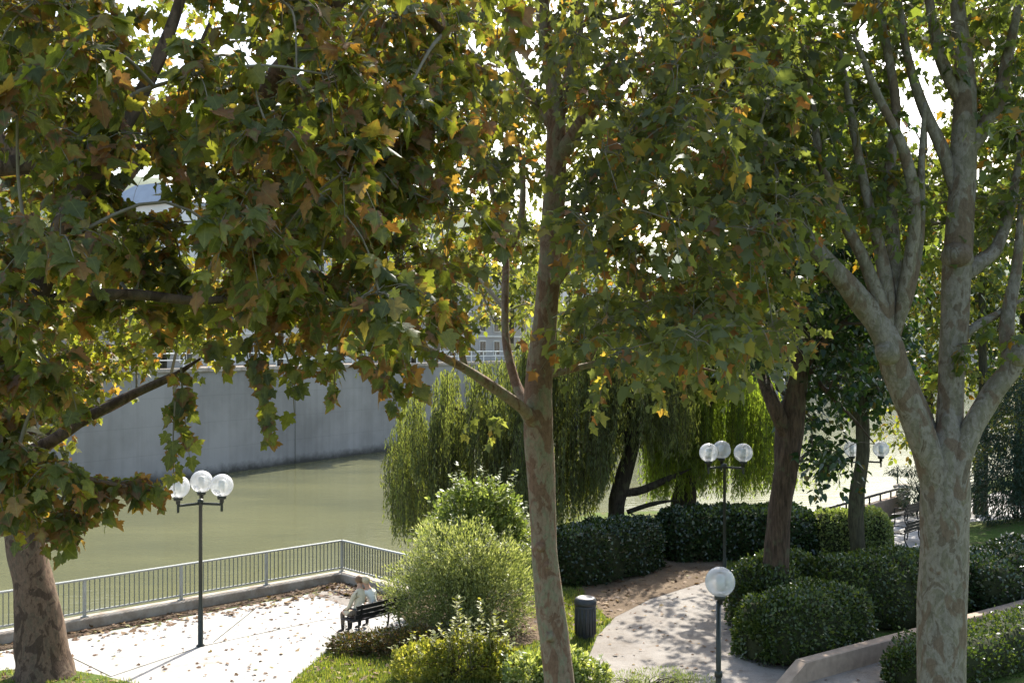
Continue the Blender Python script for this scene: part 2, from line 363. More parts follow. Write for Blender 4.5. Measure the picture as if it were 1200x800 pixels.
def leaf_mesh(name, mats, parent, tmpl, pos, tip, nor, size, off=(0, 0, 0), fan=False, curl=.22, rnd=None, wid=None):
    pos = np.asarray(pos, float); n = len(pos)
    tip = nrm(tip); b = nrm(np.cross(tip, nor)); nor = np.cross(b, tip)
    size = np.broadcast_to(np.asarray(size, float), (n,)); 
    T = tmpl
    if fan: T = np.vstack([tmpl, [[0, .33]]])
    k = len(T)
    cx = R.uniform(-.6, 1.2, n)*curl
    z = -(T[:, 0][None]**2)*cx[:, None]*2.2 - (T[:, 1][None]**2)*R.uniform(-.2, 1, n)[:, None]*curl
    w = np.ones(n) if wid is None else wid
    v = pos[:, None]+size[:, None, None]*(T[:, 0][None, :, None]*w[:, None, None]*b[:, None]+T[:, 1][None, :, None]*tip[:, None]+z[:, :, None]*nor[:, None])
    v = v.reshape(-1, 3)-np.asarray(off, float)
    m = len(tmpl)
    if fan:
        idx = np.array([(k-1, i, (i+1) % m) for i in range(m)])
    else:
        idx = np.arange(m)[None]
    nf, nc = idx.shape
    loops = (idx[None]+(np.arange(n)*k)[:, None, None]).reshape(-1)
    me = bpy.data.meshes.new(name)
    me.vertices.add(n*k); me.vertices.foreach_set('co', v.astype(np.float32).ravel())
    me.loops.add(len(loops)); me.loops.foreach_set('vertex_index', loops.astype(np.int32))
    me.polygons.add(n*nf); me.polygons.foreach_set('loop_start', (np.arange(n*nf)*nc).astype(np.int32))
    me.update(calc_edges=True)
    at = me.attributes.new('leaf', 'FLOAT_VECTOR', 'POINT')
    if rnd is None: rnd = R.uniform(0, 1, n)
    a = np.zeros((n, k, 3), np.float32); a[:, :, 0] = T[:, 0]; a[:, :, 1] = T[:, 1]; a[:, :, 2] = rnd[:, None]
    at.data.foreach_set('vector', a.ravel())
    if fan: me.polygons.foreach_set('use_smooth', np.ones(n*nf, bool))
    return link(name, me, mats, parent)

def rdir(n):
    v = R.normal(size=(n, 3)); return nrm(v)

# ------------------------------------------------------------------ trees
class Tree:
    def __init__(s, name, label, base, bark, twig='twig', group=None, cat='tree'):
        s.base = np.asarray(base, float); s.root = empty(name, base); tag(s.root, label, cat, group)
        s.trunk = MB(); s.br = MB(); s.limb_pts = []; s.bark = M[bark]; s.twig = M[twig]
        s.pos = []; s.tip = []; s.nor = []; s.size = []
    def limb(s, pts, r, sides=12, trunk=False, rough=.05, k=6):
        p = spline(pts, k); rr = np.interp(np.linspace(0, 1, len(p)), np.linspace(0, 1, len(r)), r)
        (s.trunk if trunk else s.br).tube(p, rr, sides, 0, True, rough)
        for q, z in zip(p[::2], rr[::2]): s.limb_pts.append((q, z))
    def knob(s, c, r):
        n = 10; p = [np.asarray(c)+np.array([0, 0, z*r]) for z in np.linspace(-1, 1, n)]
        s.trunk.tube(p, [max(.01, r*math.sqrt(max(0, 1-z*z))) for z in np.linspace(-1, 1, n)], 12, 0, True, .08)
    def clump(s, c, r, nleaf, size, stem=True, droop=.35, flat=.8, per=9, stem_r=None):
        c = np.asarray(c, float)
        L = np.array([q for q, _ in s.limb_pts]); d = np.linalg.norm(L-c, axis=1)+np.maximum(0, L[:, 2]-c[2])*.6
        j = int(np.argmin(d)); a = L[j]; ar = s.limb_pts[j][1]
        dirn = c-a; dl = np.linalg.norm(dirn)
        if stem and dl > .15:
            mid = a+dirn*.5+np.array([0, 0, .12*dl])+R.normal(size=3)*.06*dl
            r0 = stem_r or min(ar*.7, .012+.012*dl)
            p = spline([a, mid, c], 4); s.br.tube(p, np.linspace(r0, .008, len(p)), 5, 1, False)
            if dl > .6:
                for q in p[4::2]: s.limb_pts.append((q, r0*.6))
        nt = max(2, int(round(nleaf/per)))
        e = rdir(nt); e[:, 2] = e[:, 2]*flat
        e = e*(R.uniform(.55, 1.05, nt)**.6)[:, None]*r
        for i in range(nt):
            end = c+e[i]; end[2] -= droop*r*R.uniform(.3, 1)
            mid = c+e[i]*.5+np.array([0, 0, .1*r])
            tp = spline([c+R.normal(size=3)*.05*r, mid, end], 3)
            s.br.tube(tp, np.linspace(.006, .0025, len(tp)), 3, 1, False)
            m = per
            t = R.uniform(.25, 1.05, m); t[-1] = 1.0
            q = np.stack([np.interp(t, np.linspace(0, 1, len(tp)), tp[:, ax]) for ax in range(3)], 1)
            od = R.normal(size=(m, 3)); od[:, 2] *= .5; od = nrm(od+nrm(e[i])*.5)
            q = q+od*(size*.35)
            tip = od*.75+np.array([0, 0, -1])*R.uniform(.15, 1.2, (m, 1))
            s.pos.append(q); s.tip.append(tip); s.nor.append(nrm(R.normal(size=(m, 3))*.6+np.array([0, 0, .75])+od*.4)); s.size.append(size*R.uniform(.5, 1.3, m))
    def sprig(s, pts, nleaf, size):
        p = spline(pts, 5); s.br.tube(p, np.linspace(.009, .003, len(p)), 4, 1, False)
        t = np.sort(R.uniform(.05, 1, nleaf)); t[-1] = 1
        q = np.stack([np.interp(t, np.linspace(0, 1, len(p)), p[:, ax]) for ax in range(3)], 1)
        od = R.normal(size=(nleaf, 3)); od[:, 2] *= .3; od = nrm(od); q = q+od*size*.35
        s.pos.append(q); s.tip.append(od*.5+np.array([0, 0, -1])*R.uniform(.5, 1.2, (nleaf, 1)))
        s.nor.append(nrm(R.normal(size=(nleaf, 3))*.5+np.array([0, -.8, .4]))); s.size.append(size*R.uniform(.55, 1.15, nleaf))
    def done(s, leafmat, tmpl=LEAF_MID, fan=False, curl=.22):
        if s.trunk.n: s.trunk.build('trunk', s.bark, s.root, True, s.base)
        if s.br.n: s.br.build('branches', [s.bark, s.twig], s.root, True, s.base)
        if s.pos:
            leaf_mesh('crown', M[leafmat], s.root, tmpl, np.concatenate(s.pos), np.concatenate(s.tip), np.concatenate(s.nor), np.concatenate(s.size), s.base, fan, curl, wid=R.uniform(.62, 1.12, len(np.concatenate(s.size))))
        return s.root

def trunk_path(pxs, Y, dY=0):
    """trunk pixels (px,py,width px) at depth Y -> points and radii"""
    pts = []; rad = []
    for i, (x, y, w) in enumerate(pxs):
        yy = Y+dY*i; pts.append(P(x, y, yy)); rad.append(w*yy/F/2)
    return pts, rad

HOLES = [(365, 60, 40, 24), (480, 105, 34, 18), (625, 40, 28, 40), (1085, 120, 42, 62), (1160, 185, 26, 24), (490, 265, 20, 20), (950, 15, 24, 14)]
def in_hole(x, y, g=1.0):
    return any(((x-a)/(b_*g))**2+((y-b)/(c*g))**2 < 1 for a, b, b_, c in HOLES)
def fill(n, x0, x1, y0, y1, Y0, Y1, keep=None, holes=1.0):
    out = []; k = 0
    while len(out) < n and k < n*40:
        k += 1
        x, y, Y = R.uniform(x0, x1), R.uniform(y0, y1), R.uniform(Y0, Y1)
        if keep and not keep(x, y, Y): continue
        if holes and y > -60 and in_hole(x, y, holes): continue
        out.append(P(x, y, Y))
    return out
# ------------------------------------------------------------------ planting
def lump(p, f=1.0, seed=0):
    p = np.asarray(p, float)*f
    return (np.sin(p[..., 0]*2.1+seed)+np.sin(p[..., 1]*2.7+seed*1.7+p[..., 0])+np.sin(p[..., 2]*3.1+seed*.6+p[..., 1]*.8)+.6*np.sin(p[..., 0]*5.3+p[..., 2]*4.1+seed))/3.6

def hedge(name, label, path, width, height, mat, nleaf, size, lumpy=.14, power=4.0, group=None, cat='hedge', tmpl=LEAF_OVAL, z0=0.0, sides_only=False, seed=None):
    """clipped hedge: a twiggy core with leaves all over its rounded box"""
    seed = R.uniform(0, 9) if seed is None else seed
    path = np.asarray([(x, y) for x, y in path], float)
    seg = np.linalg.norm(np.diff(path, axis=0), axis=1); cum = np.r_[0, np.cumsum(seg)]; Lt = cum[-1]
    base = np.array([path[:, 0].mean(), path[:, 1].mean(), z0])
    def surf(u, ph, inset=0.0):
        u = np.asarray(u); s = u*Lt
        x = np.interp(s, cum, path[:, 0]); y = np.interp(s, cum, path[:, 1])
        du = .01*Lt
        tx = np.interp(np.clip(s+du, 0, Lt), cum, path[:, 0])-np.interp(np.clip(s-du, 0, Lt), cum, path[:, 0])
        ty = np.interp(np.clip(s+du, 0, Lt), cum, path[:, 1])-np.interp(np.clip(s-du, 0, Lt), cum, path[:, 1])
        l = np.hypot(tx, ty); tx, ty = tx/l, ty/l
        ee = np.clip(1-np.abs(2*u-1)**(max(4, 2.2*Lt/width*1.6)), 0, 1)**.4
        c, sn = np.cos(ph), np.sin(ph)
        sc = 1/((np.abs(c)**power+np.abs(sn)**power)**(1/power))
        a = c*sc*(width/2)*ee; h = sn*sc*height*(.35+.65*ee)
        p = np.stack([x-ty*a, y+tx*a, z0+h], -1)
        cen = np.stack([x, y, np.full_like(x, z0+height*.45)], -1)
        nv = nrm(p-cen)
        return p+nv*(lump(p, 1.3, seed)[..., None]*lumpy+lump(p, 4.1, seed+3)[..., None]*lumpy*.45-inset), nv
    nu, nph = max(12, int(Lt*3)), 18
    uu, pp = np.meshgrid(np.linspace(0, 1, nu), np.linspace(0, math.pi, nph), indexing='ij')
    v, _ = surf(uu, pp, .1); v[..., 2] = np.maximum(v[..., 2], z0+.002)
    fs = [(i*nph+j, (i+1)*nph+j, (i+1)*nph+j+1, i*nph+j+1) for i in range(nu-1) for j in range(nph-1)]
    root = empty(name, base); tag(root, label, cat, group)
    mb = MB(); mb.add(v.reshape(-1, 3), fs); mb.build('branches', M['core'], root, True, base)
    u = R.uniform(0, 1, nleaf); ph = R.uniform(0.02, math.pi-.02, nleaf)
    e = R.uniform(0, 1, nleaf) < .16                     # ends of the hedge get their share
    u[e] = np.where(R.uniform(0, 1, e.sum()) < .5, R.uniform(0, .03, e.sum()), R.uniform(.97, 1, e.sum()))
    p, nv = surf(u, ph, 0); p = p+nv*(R.uniform(-.13, .05, nleaf)+(R.uniform(0, 1, nleaf) > .97)*R.uniform(0, .12, nleaf))[:, None]
    tip = nv*.7+rdir(nleaf)*.8+np.array([0, 0, .25]); nor = nv+rdir(nleaf)*.6
    p[:, 2] = np.maximum(p[:, 2], z0+.03)
    leaf_mesh('foliage', M[mat], root, tmpl, p, tip, nor, size*R.uniform(.7, 1.3, nleaf), base)
    return root

def bush(name, label, base, lobes, mat, nleaf, size, tmpl=LEAF_OVAL, up=.5, cat='shrub', group=None, stems=30, twig='twig_dark', wid=None, fill_=.25, shoots=0, slen=.5, lum=.22):
    """free shrub: stems from the foot, leaves through lobes (centre offset xyz, radii xyz)"""
    base = np.asarray(base, float); root = empty(name, base); tag(root, label, cat, group)
    mb = MB(); P_, T_, N_ = [], [], []
    vol = np.array([l[3]*l[4]+l[4]*l[5]+l[3]*l[5] for l in lobes]); cnt = (nleaf*vol/vol.sum()).astype(int)
    for l, c in zip(lobes, cnt):
        cc = np.array(l[:3]); rr = np.array(l[3:])
        d = rdir(c); rad = np.where(R.uniform(0, 1, c) < fill_, R.uniform(.3, .9, c), R.uniform(.85, 1.03, c))
        q = d*rad[:, None]*(1+lum*lump(d*2.3+cc*3, 1.6, l[0]*5+1)+.13*lump(d*6, 1.3, 2))[:, None]
        q = cc+q*rr; q[:, 2] = np.abs(q[:, 2])
        P_.append(q); T_.append(nrm(d)*.8+np.array([0, 0, up])+rdir(c)*.55); N_.append(nrm(d)*.5+rdir(c)*.6+np.array([0, 0, .5]))
    for i in range(stems):
        l = lobes[R.integers(len(lobes))]; d = rdir(1)[0]; d[2] = abs(d[2])*.8
        e = np.array(l[:3])+d*np.array(l[3:])*R.uniform(.6, .98); e[2] = abs(e[2])
        s0 = np.array([R.normal()*.12, R.normal()*.12, 0]); m = (s0+e)/2+np.array([0, 0, .12])
        mb.tube(spline([s0, m, e], 4), np.linspace(.016, .004, 9), 4, 0, False)
    # stray shoots that break the outline
    for i in range(shoots):
        l = lobes[R.integers(len(lobes))]; d = rdir(1)[0]; d[2] = abs(d[2])+.15; d = nrm(d)
        a0 = np.array(l[:3])+d*np.array(l[3:])*.85; e = a0+nrm(d+np.array([0, 0, .5])+R.normal(size=3)*.25)*slen*R.uniform(.5, 1.3)
        q = spline([a0, (a0+e)/2+R.normal(size=3)*.03, e], 4); mb.tube(q, np.linspace(.007, .003, len(q)), 3, 0, False)
        k = max(6, int(np.linalg.norm(e-a0)/size*3.2)); t = R.uniform(0, 1, k); an = R.uniform(0, 6.28, k)
        P_.append(a0+(e-a0)*t[:, None]); T_.append(np.stack([np.cos(an), np.sin(an), R.uniform(0, .9, k)], 1)); N_.append(np.stack([-np.cos(an)*.4, -np.sin(an)*.4, np.ones(k)], 1))
    p = np.concatenate(P_); wid = None if wid is None else np.full(len(p), float(wid)); mb.build('stems', M[twig], root, True)
    o = leaf_mesh('foliage', M[mat], root, tmpl, p, np.concatenate(T_), np.concatenate(N_), size*R.uniform(.65, 1.3, len(p)), wid=wid)
    return root

def inside(poly, x, y):
    poly = np.asarray(poly)[:, :2]; r = np.zeros(len(x), bool); j = len(poly)-1
    for i in range(len(poly)):
        xi, yi = poly[i]; xj, yj = poly[j]
        c = ((yi > y) != (yj > y)) & (x < (xj-xi)*(y-yi)/(yj-yi+1e-12)+xi); r ^= c; j = i
    return r
def sample_poly(poly, n):
    poly = np.asarray(poly)[:, :2]; lo, hi = poly.min(0), poly.max(0); out = np.zeros((0, 2))
    while len(out) < n:
        q = R.uniform(lo, hi, (n*2, 2)); out = np.vstack([out, q[inside(poly, q[:, 0], q[:, 1])]])
    return out[:n]

def sheet(name, poly, z, mat, kind='structure'):
    me = bpy.data.meshes.new(name)
    me.from_pydata([(float(p[0]), float(p[1]), z) for p in poly], [], [tuple(range(len(poly)))])
    me.update()
    if me.polygons[0].normal.z < 0: me.flip_normals()
    return tag(link(name, me, M[mat]), kind=kind)

# ================================================================== SETTING
dl = np.array([-.72, -.694, 0]); dr = np.array([.694, -.72, 0]); C0 = np.array([-5.1, 32.0, 0])
Lend = C0+dl*44; Rend = C0+dr*3.4
outn = np.array([-.694, .72, 0])                       # from the terrace out over the river
bank = [Lend+outn*.25, C0+outn*.25+dl*-.25, Rend-dl*.25+dr*.2, (-1.3, 33), (.6, 39), (3.2, 45.0), (7, 45.6), (10, 41), (11, 39.8), (16.9, 46.4), (26, 57), (45, 80), (160, 170), (400, 300)]
land = [tuple(p[:2]) for p in bank]+[(400, -120), (-150, -120), (-150, -90)]
# land: one slab with its quay face going down into the river
mb = MB(); n = len(land); L3 = np.array([(x, y, 0) for x, y in land]); B3 = L3+np.array([0, 0, -4.])
mb.add(np.vstack([L3, B3]), [tuple(range(n-1, -1, -1))], 0)
mb.add(np.vstack([L3, B3]), [(i, (i+1) % n, n+(i+1) % n, n+i) for i in range(n)], 1)
o = mb.build('ground', [M['lawn'], M['kerb']]); tag(o, kind='structure')
# water out to the horizon
sheet('water', [(-900, -200), (1500, -200), (1500, 2500), (-900, 2500)], WATER, 'water')
# far bank and its wall
wa = np.array([-20.6, 73.5, 0]); wd = np.array([.513, .858, 0]); wn = np.array([-.858, .513, 0])
W0, W1 = wa-wd*60, wa+wd*500
WT = 5.3
mb = MB(); mb.add([W0+wn*.35+(0, 0, WT-.02), W1+wn*.35+(0, 0, WT-.02), W1+wn*1500+(0, 0, WT-.02), W0+wn*1500+(0, 0, WT-.02)], [(0, 1, 2, 3)])
tag(mb.build('far_quay', M['path']), kind='structure')
mb = MB(); mb.box((W0+W1)/2+wn*.2+np.array([0, 0, (WT+WATER-2)/2]), (560, .8, WT-WATER+2), 0, wd)
rw = mb.build('river_wall', M['river_wall']); tag(rw, 'long grey concrete river wall with streaks rising from the water on the far side', 'wall')
mb = MB(); mb.box((W0+W1)/2+wn*.2+np.array([0, 0, WT+.12]), (560, 1.1, .24), 0, wd)
mb.build('coping', M['kerb'], rw)
mb = MB()
for t in np.arange(16, 480, 26): mb.box(W0+wd*t-wn*.205+np.array([0, 0, (WT+WATER)/2]), (.03, .02, WT-WATER), 0, wd)
mb.build('joints', M['core'], rw)
# quay railing on the far side
fr = empty('quay_railing', W0+wd*60+np.array([0, 0, WT+.24])); tag(fr, 'white railing along the top of the far river wall', 'railing')
mb = MB(); a = -40*wd; b_ = 150*wd
mb.tube([a+(0, 0, 1.0), b_+(0, 0, 1.0)], .05, 6); mb.tube([a+(0, 0, .55), b_+(0, 0, .55)], .03, 6)
mb.build('rails', M['white_paint'], fr)
for t in np.arange(-40, 150, 2.2):
    mb = MB(); mb.box(t*wd+np.array([0, 0, .5]), (.07, .07, 1.0), 0, wd); mb.build('post', M['white_paint'], fr)

# terrace, joints, paths, dirt
inner = -outn*.45
terr = [tuple((Lend+inner)[:2]), tuple((C0+inner+dr*.45)[:2]), tuple((Rend+inner)[:2]), tuple(G(500, 700)[:2]), tuple(G(505, 735)[:2]), tuple(G(430, 752)[:2]), tuple(G(395, 752)[:2]),
        tuple(G(378, 768)[:2]), tuple(G(345, 795)[:2]), tuple(G(310, 850)[:2]), tuple(G(280, 980)[:2]), (-8, 8), (-40, -6)]
sheet('terrace', terr, .012, 'terrace')
mb = MB()
def joint(p, q): 
    p, q = np.array(p), np.array(q); u = nrm(q-p); v = np.array([-u[1], u[0], 0])*.012
    mb.add([p-v, q-v, q+v, p+v], [(0, 1, 2, 3)])
for (a, b_) in (((130, 792), (235, 757)), ((235, 757), (372, 727)), ((372, 727), (470, 714)), ((20, 747), (170, 733)), ((300, 712), (250, 752)), ((130, 792), (60, 758))):
    joint(G(*a, .017), G(*b_, .017))
tag(mb.build('terrace_joint', M['core']), kind='structure')
# darker paving slab by the railing corner
slab = [G(367, 697, 0), G(400, 684, 0), G(440, 692, 0), G(412, 712, 0)]
sheet('paving_slab', slab, .018, 'path')
path = [G(*p)[:2] for p in ((752, 664), (838, 662), (858, 700), (862, 745), (905, 775), (960, 778), (1010, 768), (1090, 750), (1230, 712), (1230, 745), (1080, 780), (1040, 800), (1000, 860), (880, 980), (640, 1000), (655, 850), (682, 790), (700, 745), (738, 705))]
sheet('path', path, .010, 'path')
dirt = [G(*p)[:2] for p in ((668, 664), (742, 652), (850, 655), (846, 676), (800, 690), (762, 702), (735, 716), (715, 726), (690, 705))]  # brown earth, widened to paint the shade over the path's upper end
sheet('earth_and_shade', dirt, .0145, 'dirt')
dirt2 = [G(*p)[:2] for p in ((858, 700), (870, 735), (935, 757), (1000, 742), (1010, 772), (960, 782), (905, 779), (862, 750))]
sheet('hedge_earth', dirt2, .014, 'dirt')
dirt3 = [G(*p)[:2] for p in ((455, 700), (620, 690), (650, 745), (560, 775), (400, 752), (430, 750), (480, 735))]
sheet('shrub_earth', dirt3, .016, 'dirt')
prom = [(11.2, 38.2), (16.5, 44.6), (24, 52), (32, 48), (22, 34), (16, 32.5), (13.2, 36)]
sheet('promenade', prom, .009, 'terrace')
lawnp = [G(*p)[:2] for p in ((-120, 812), (0, 786), (60, 781), (120, 792), (165, 803), (150, 870), (-120, 900))]
sheet('lawn_island', lawnp, .02, 'lawn')
# sunlit lawn bank at the right
mb = MB(); nx, ny = 22, 14; vs = []
for i in range(nx):
    for j in range(ny):
        u, v = i/(nx-1), j/(ny-1); e = min(1, 4*min(u, 1-u))*min(1, 3*min(v, 1-v)); e = e*e*(3-2*e)
        vs.append((15.5+u*22, 33+v*10+u*3, -.03+.95*e*(.5+.5*v)))
mb.add(vs, [(i*ny+j, (i+1)*ny+j, (i+1)*ny+j+1, i*ny+j+1) for i in range(nx-1) for j in range(ny-1)])
tag(mb.build('lawn_bank', M['lawn'], None, True), kind='structure')

bed = [tuple((Lend-outn*.1)[:2]), tuple((C0-outn*.1+dr*.1)[:2]), tuple((Rend-outn*.1)[:2]), tuple((Rend+dl*1.6)[:2]), tuple((C0+dr*.7+dl*.9)[:2]), tuple((C0-outn*.75+dl*1.2)[:2]), tuple((Lend-outn*.62)[:2])]
sheet('leaf_bed', bed, .0135, 'dirt')
# quay kerb
mb = MB()
def kerb(p, q, w=.42, h=.26):
    p, q = np.array(p), np.array(q); mb.box((p+q)/2+np.array([0, 0, h/2-.3]), (np.linalg.norm(q-p), w, h+.6), 0, nrm(q-p), bev=.025)
kerb(Lend, C0-dl*.21); kerb(C0+dr*.212, Rend)
tag(mb.build('quay_kerb', M['kerb']), kind='structure')

# railing of the terrace
KZ = .26
rl = empty('metal_railing', C0+np.array([0, 0, KZ])); tag(rl, 'grey metal railing with upright bars along the terrace edge above the green river', 'railing')
npost = 13
for dd, nseg in ((dl, npost), (dr, 1)):
    span = 2.58 if dd is dl else 3.3; tot = nseg*span
    mb = MB(); u = nrm(dd)
    mb.box(u*tot/2+np.array([0, 0, .93]), (tot+.08, .085, .05), 0, u, bev=.012); mb.build('handrail', M['rail'], rl)
    mb = MB(); mb.box(u*tot/2+np.array([0, 0, .12]), (tot, .04, .04), 0, u); mb.build('bottom_rail', M['rail'], rl)
    for i in range(nseg+1):
        if dd is dr and i == 0: continue
        mb = MB(); mb.box(u*span*i+np.array([0, 0, .46]), (.075, .06, .92), 0, u, bev=.008); mb.box(u*span*i+np.array([0, 0, .012]), (.15, .13, .02), 0, u)
        mb.build('post', M['rail'], rl)
    for i in range(nseg):
        mb = MB()
        nb = 20 if dd is dl else 26
        for k in range(1, nb): mb.box(u*(span*i+span*k/nb)+np.array([0, 0, .515]), (.016, .03, .79), 0, u)
        mb.build('bars', M['rail_dark'], rl)

# retaining wall of the planted bed
wu = nrm([.81, .587, 0]); ws = G(945, 800)+np.array([0, 0, 0]); wv = np.array([-wu[1], wu[0], 0])
mb = MB(); Lw = 16
mb.box(ws+wu*Lw/2+wv*.14+np.array([0, 0, .21]), (Lw, .28, .46), 0, wu, bev=.02)
a = ws+wv*.0; 
mb.add([ws+wu*.002-wu*.75+(0, 0, -.02), ws+wu*-.002+(0, 0, -.02), ws+wu*-.002+(0, 0, .42), ws-wu*.75+wv*.28+(0, 0, -.02), ws-wu*.002+wv*.28+(0, 0, -.02), ws-wu*.002+wv*.28+(0, 0, .42)], [(0, 1, 2), (5, 4, 3), (0, 2, 5, 3), (1, 4, 5, 2), (0, 3, 4, 1)])
tag(mb.build('retaining_wall', M['stone_tan']), 'low tan retaining wall with a sloped end below the big clipped hedge', 'wall')

# quay wall with dark handrail at the right
qa, qb = np.array([11.1, 38.9, 0]), np.array([16.4, 45.2, 0]); qu = nrm(qb-qa); ql = np.linalg.norm(qb-qa)
q = empty('quay_wall', qa); tag(q, 'tan waterside wall topped by a dark sloping handrail near the sunlit water', 'wall')
mb = MB(); mb.box(qu*ql/2+np.array([0, 0, .34]), (ql, .3, .72), 0, qu, bev=.02); mb.build('wall', M['stone_tan'], q)
mb = MB(); mb.box(qu*(ql/2-.3)+np.array([0, 0, 1.0]), (ql+.5, .1, .1), 0, qu, bev=.02); mb.build('handrail', M['iron'], q)
for t in np.arange(.4, ql, 1.15):
    mb = MB(); mb.box(qu*t+np.array([0, 0, .825]), (.06, .05, .26), 0, qu); mb.build('post', M['iron'], q)
gp = empty('stone_pillar', qb+qu*.45); tag(gp, 'short stone pillar with a pale round cap at the end of the waterside wall', 'pillar')
mb = MB(); mb.lathe([(.33, 0), (.33, .06), (.29, .1), (.28, .95)], seg=16); mb.build('shaft', M['stone_tan'], gp, True)
mb = MB(); mb.lathe([(.34, .955), (.4, .98), (.4, 1.06), (.3, 1.12), (.02, 1.14)], seg=18); mb.build('cap', M['kerb'], gp, True)
pp = empty('metal_post', qb+qu*.75+np.array([-.25, .25, 0])); tag(pp, 'thin upright metal post behind the stone pillar at the water', 'post')
mb = MB(); mb.tube([(0, 0, 0), (0, 0, 1.75)], .035, 8); mb.build('shaft', M['rail_dark'], pp)
mb = MB(); mb.lathe([(.05, 1.752), (.06, 1.78), (.03, 1.82), (.005, 1.83)], seg=10); mb.build('cap', M['rail_dark'], pp)

# ------------------------------------------------------------------ lamps
def uv_ball(r, seg=28, rings=18, z=0):
    prof = [(max(r*math.sin(a), .002), z-r*math.cos(a)) for a in np.linspace(.06, math.pi-.03, rings)]
    mb = MB(); mb.lathe(prof, seg=seg); return mb
def globe(parent, at, r=.27):
    mb = MB(); mb.lathe([(.05, -r-.14), (.05, -r-.06), (.1, -r-.05), (.11, -r+.03)], at, 14); nb = mb.build('holder', M['metal_dark'], parent, True)
    mb = uv_ball(r); mb.v = [v+np.array(at) for v in mb.v]; g = mb.build('globe', M['globe'], parent, True)
    mb = MB(); mb.lathe([(.065, -.16), (.075, -.05), (.085, .1), (.05, .13), (.01, .135)], at, 14); mb.build('bulb', M['white_paint'], g, True)
def triple_lamp(loc, rz, label, h=3.5):
    t = empty('street_lamp', loc, rz); tag(t, label, 'street lamp', 'globe street lamps in the park')
    mb = MB(); mb.lathe([(.1, 0), (.1, .03), (.062, .06), (.058, .9), (.045, .95), (.042, h+.02), (.07, h+.03), (.07, h+.14), (.03, h+.17)], seg=12); mb.build('pole', M['metal_dark'], t, True)
    for a in (90, 210, 330):
        d = np.array([math.cos(math.radians(a)), math.sin(math.radians(a)), 0])
        mb = MB(); mb.box(d*.3+np.array([0, 0, h+.06]), (.52, .055, .06), 0, d, bev=.01); mb.tube([d*.56+(0, 0, h-.1), d*.56+(0, 0, h+.14)], .03, 8); mb.build('arm', M['metal_dark'], t)
    for a in (90, 210, 330):
        d = np.array([math.cos(math.radians(a)), math.sin(math.radians(a)), 0]); globe(t, d*.56+np.array([0, 0, h+.5]), .265)
    return t
triple_lamp(G(235, 757), math.radians(14), 'globe lamp standing on the pale terrace in front of the river railing', 3.28)
triple_lamp(G(849, 693), math.radians(-3), 'globe lamp rising between the path and the long dark laurel hedge', 3.5)
triple_lamp(G(1012, 651), math.radians(0), 'farthest globe lamp, half hidden behind the slim tree trunk by the light hedge', 3.1)
t = empty('street_lamp', G(842, 850)); tag(t, 'lamp with a single round globe beside the sunlit path', 'street lamp', 'globe street lamps in the park')
mb = MB(); mb.lathe([(.1, 0), (.1, .03), (.06, .06), (.055, .95), (.048, 1.0), (.044, 2.3)], seg=12); mb.build('pole', M['metal_dark'], t, True)
mb = MB(); mb.lathe([(.06, .9), (.075, .92), (.075, 1.0), (.06, 1.02)], seg=12); mb.build('collar', M['metal_dark'], t, True)
globe(t, np.array([.03, 0, 2.66]), .275)

# ------------------------------------------------------------------ bin
b = empty('litter_bin', G(686, 747)); tag(b, 'dark round litter bin with a domed lid on the shaded grass', 'bin')
mb = MB(); mb.lathe([(.2, 0), (.22, .03), (.24, .12), (.253, .75), (.253, .8)], seg=24)
for k in range(16):
    a = 2*math.pi*k/16; mb.box((.25*math.cos(a), .25*math.sin(a), .42), (.02, .03, .62), 0, (math.cos(a), math.sin(a), 0))
mb.build('body', M['bin'], b, True)
mb = MB(); mb.lathe([(.268, .802), (.272, .85), (.268, .9), (.24, .96), (.17, .99), (.16, .975), (.02, .97)], seg=24); mb.build('lid', M['bin'], b, True)

# ------------------------------------------------------------------ bench
def park_bench(loc, rz, label, Lb=1.55):
    """local x along the seat, +y is the front"""
    t = empty('park_bench', loc, rz); tag(t, label, 'bench', 'dark slatted park benches')
    mb = MB()
    for k in range(4): mb.box((0, -.14+k*.125, .45-.012*abs(k-1)), (Lb, .1, .035), 0, bev=.008)
    mb.build('seat', M['wood_dark'], t)
    mb = MB()
    for k in range(3): mb.box((0, -.25-.035*k, .55+k*.12), (Lb, .035, .1), 0, bev=.008)
    mb.build('backrest', M['wood_dark'], t)
    for x in (-Lb/2+.17, Lb/2-.17):
        mb = MB()
        mb.tube(spline([(x, .24, 0), (x, .2, .2), (x, .22, .42)], 5), .026, 8); mb.tube(spline([(x, -.3, 0), (x, -.2, .2), (x, -.2, .42), (x, -.27, .62), (x, -.34, .86)], 5), .026, 8)
        mb.box((x, .02, .425), (.05, .48, .03)); mb.build('leg', M['iron'], t)
        mb = MB(); mb.tube(spline([(x, -.25, .66), (x, 0, .68), (x, .2, .66), (x, .23, .44)], 5), .02, 8); mb.build('armrest', M['iron'], t)
    return t
bu = math.atan2(.73, .68)
bl = G(428, 742); bench_c = np.array([-3.38, 26.15, 0])
park_bench(bench_c, bu, 'dark slatted bench with two people sitting on it beside the silvery shrub', 1.6)
park_bench((15.6, 42.2, .0), math.radians(48), 'dark empty bench farther along the promenade, nearer the waterside wall', 1.6)
park_bench((14.05, 38.0, .0), math.radians(48), 'dark empty bench just behind the light hedge, glimpsed beside the forked pale trunk', 1.6)
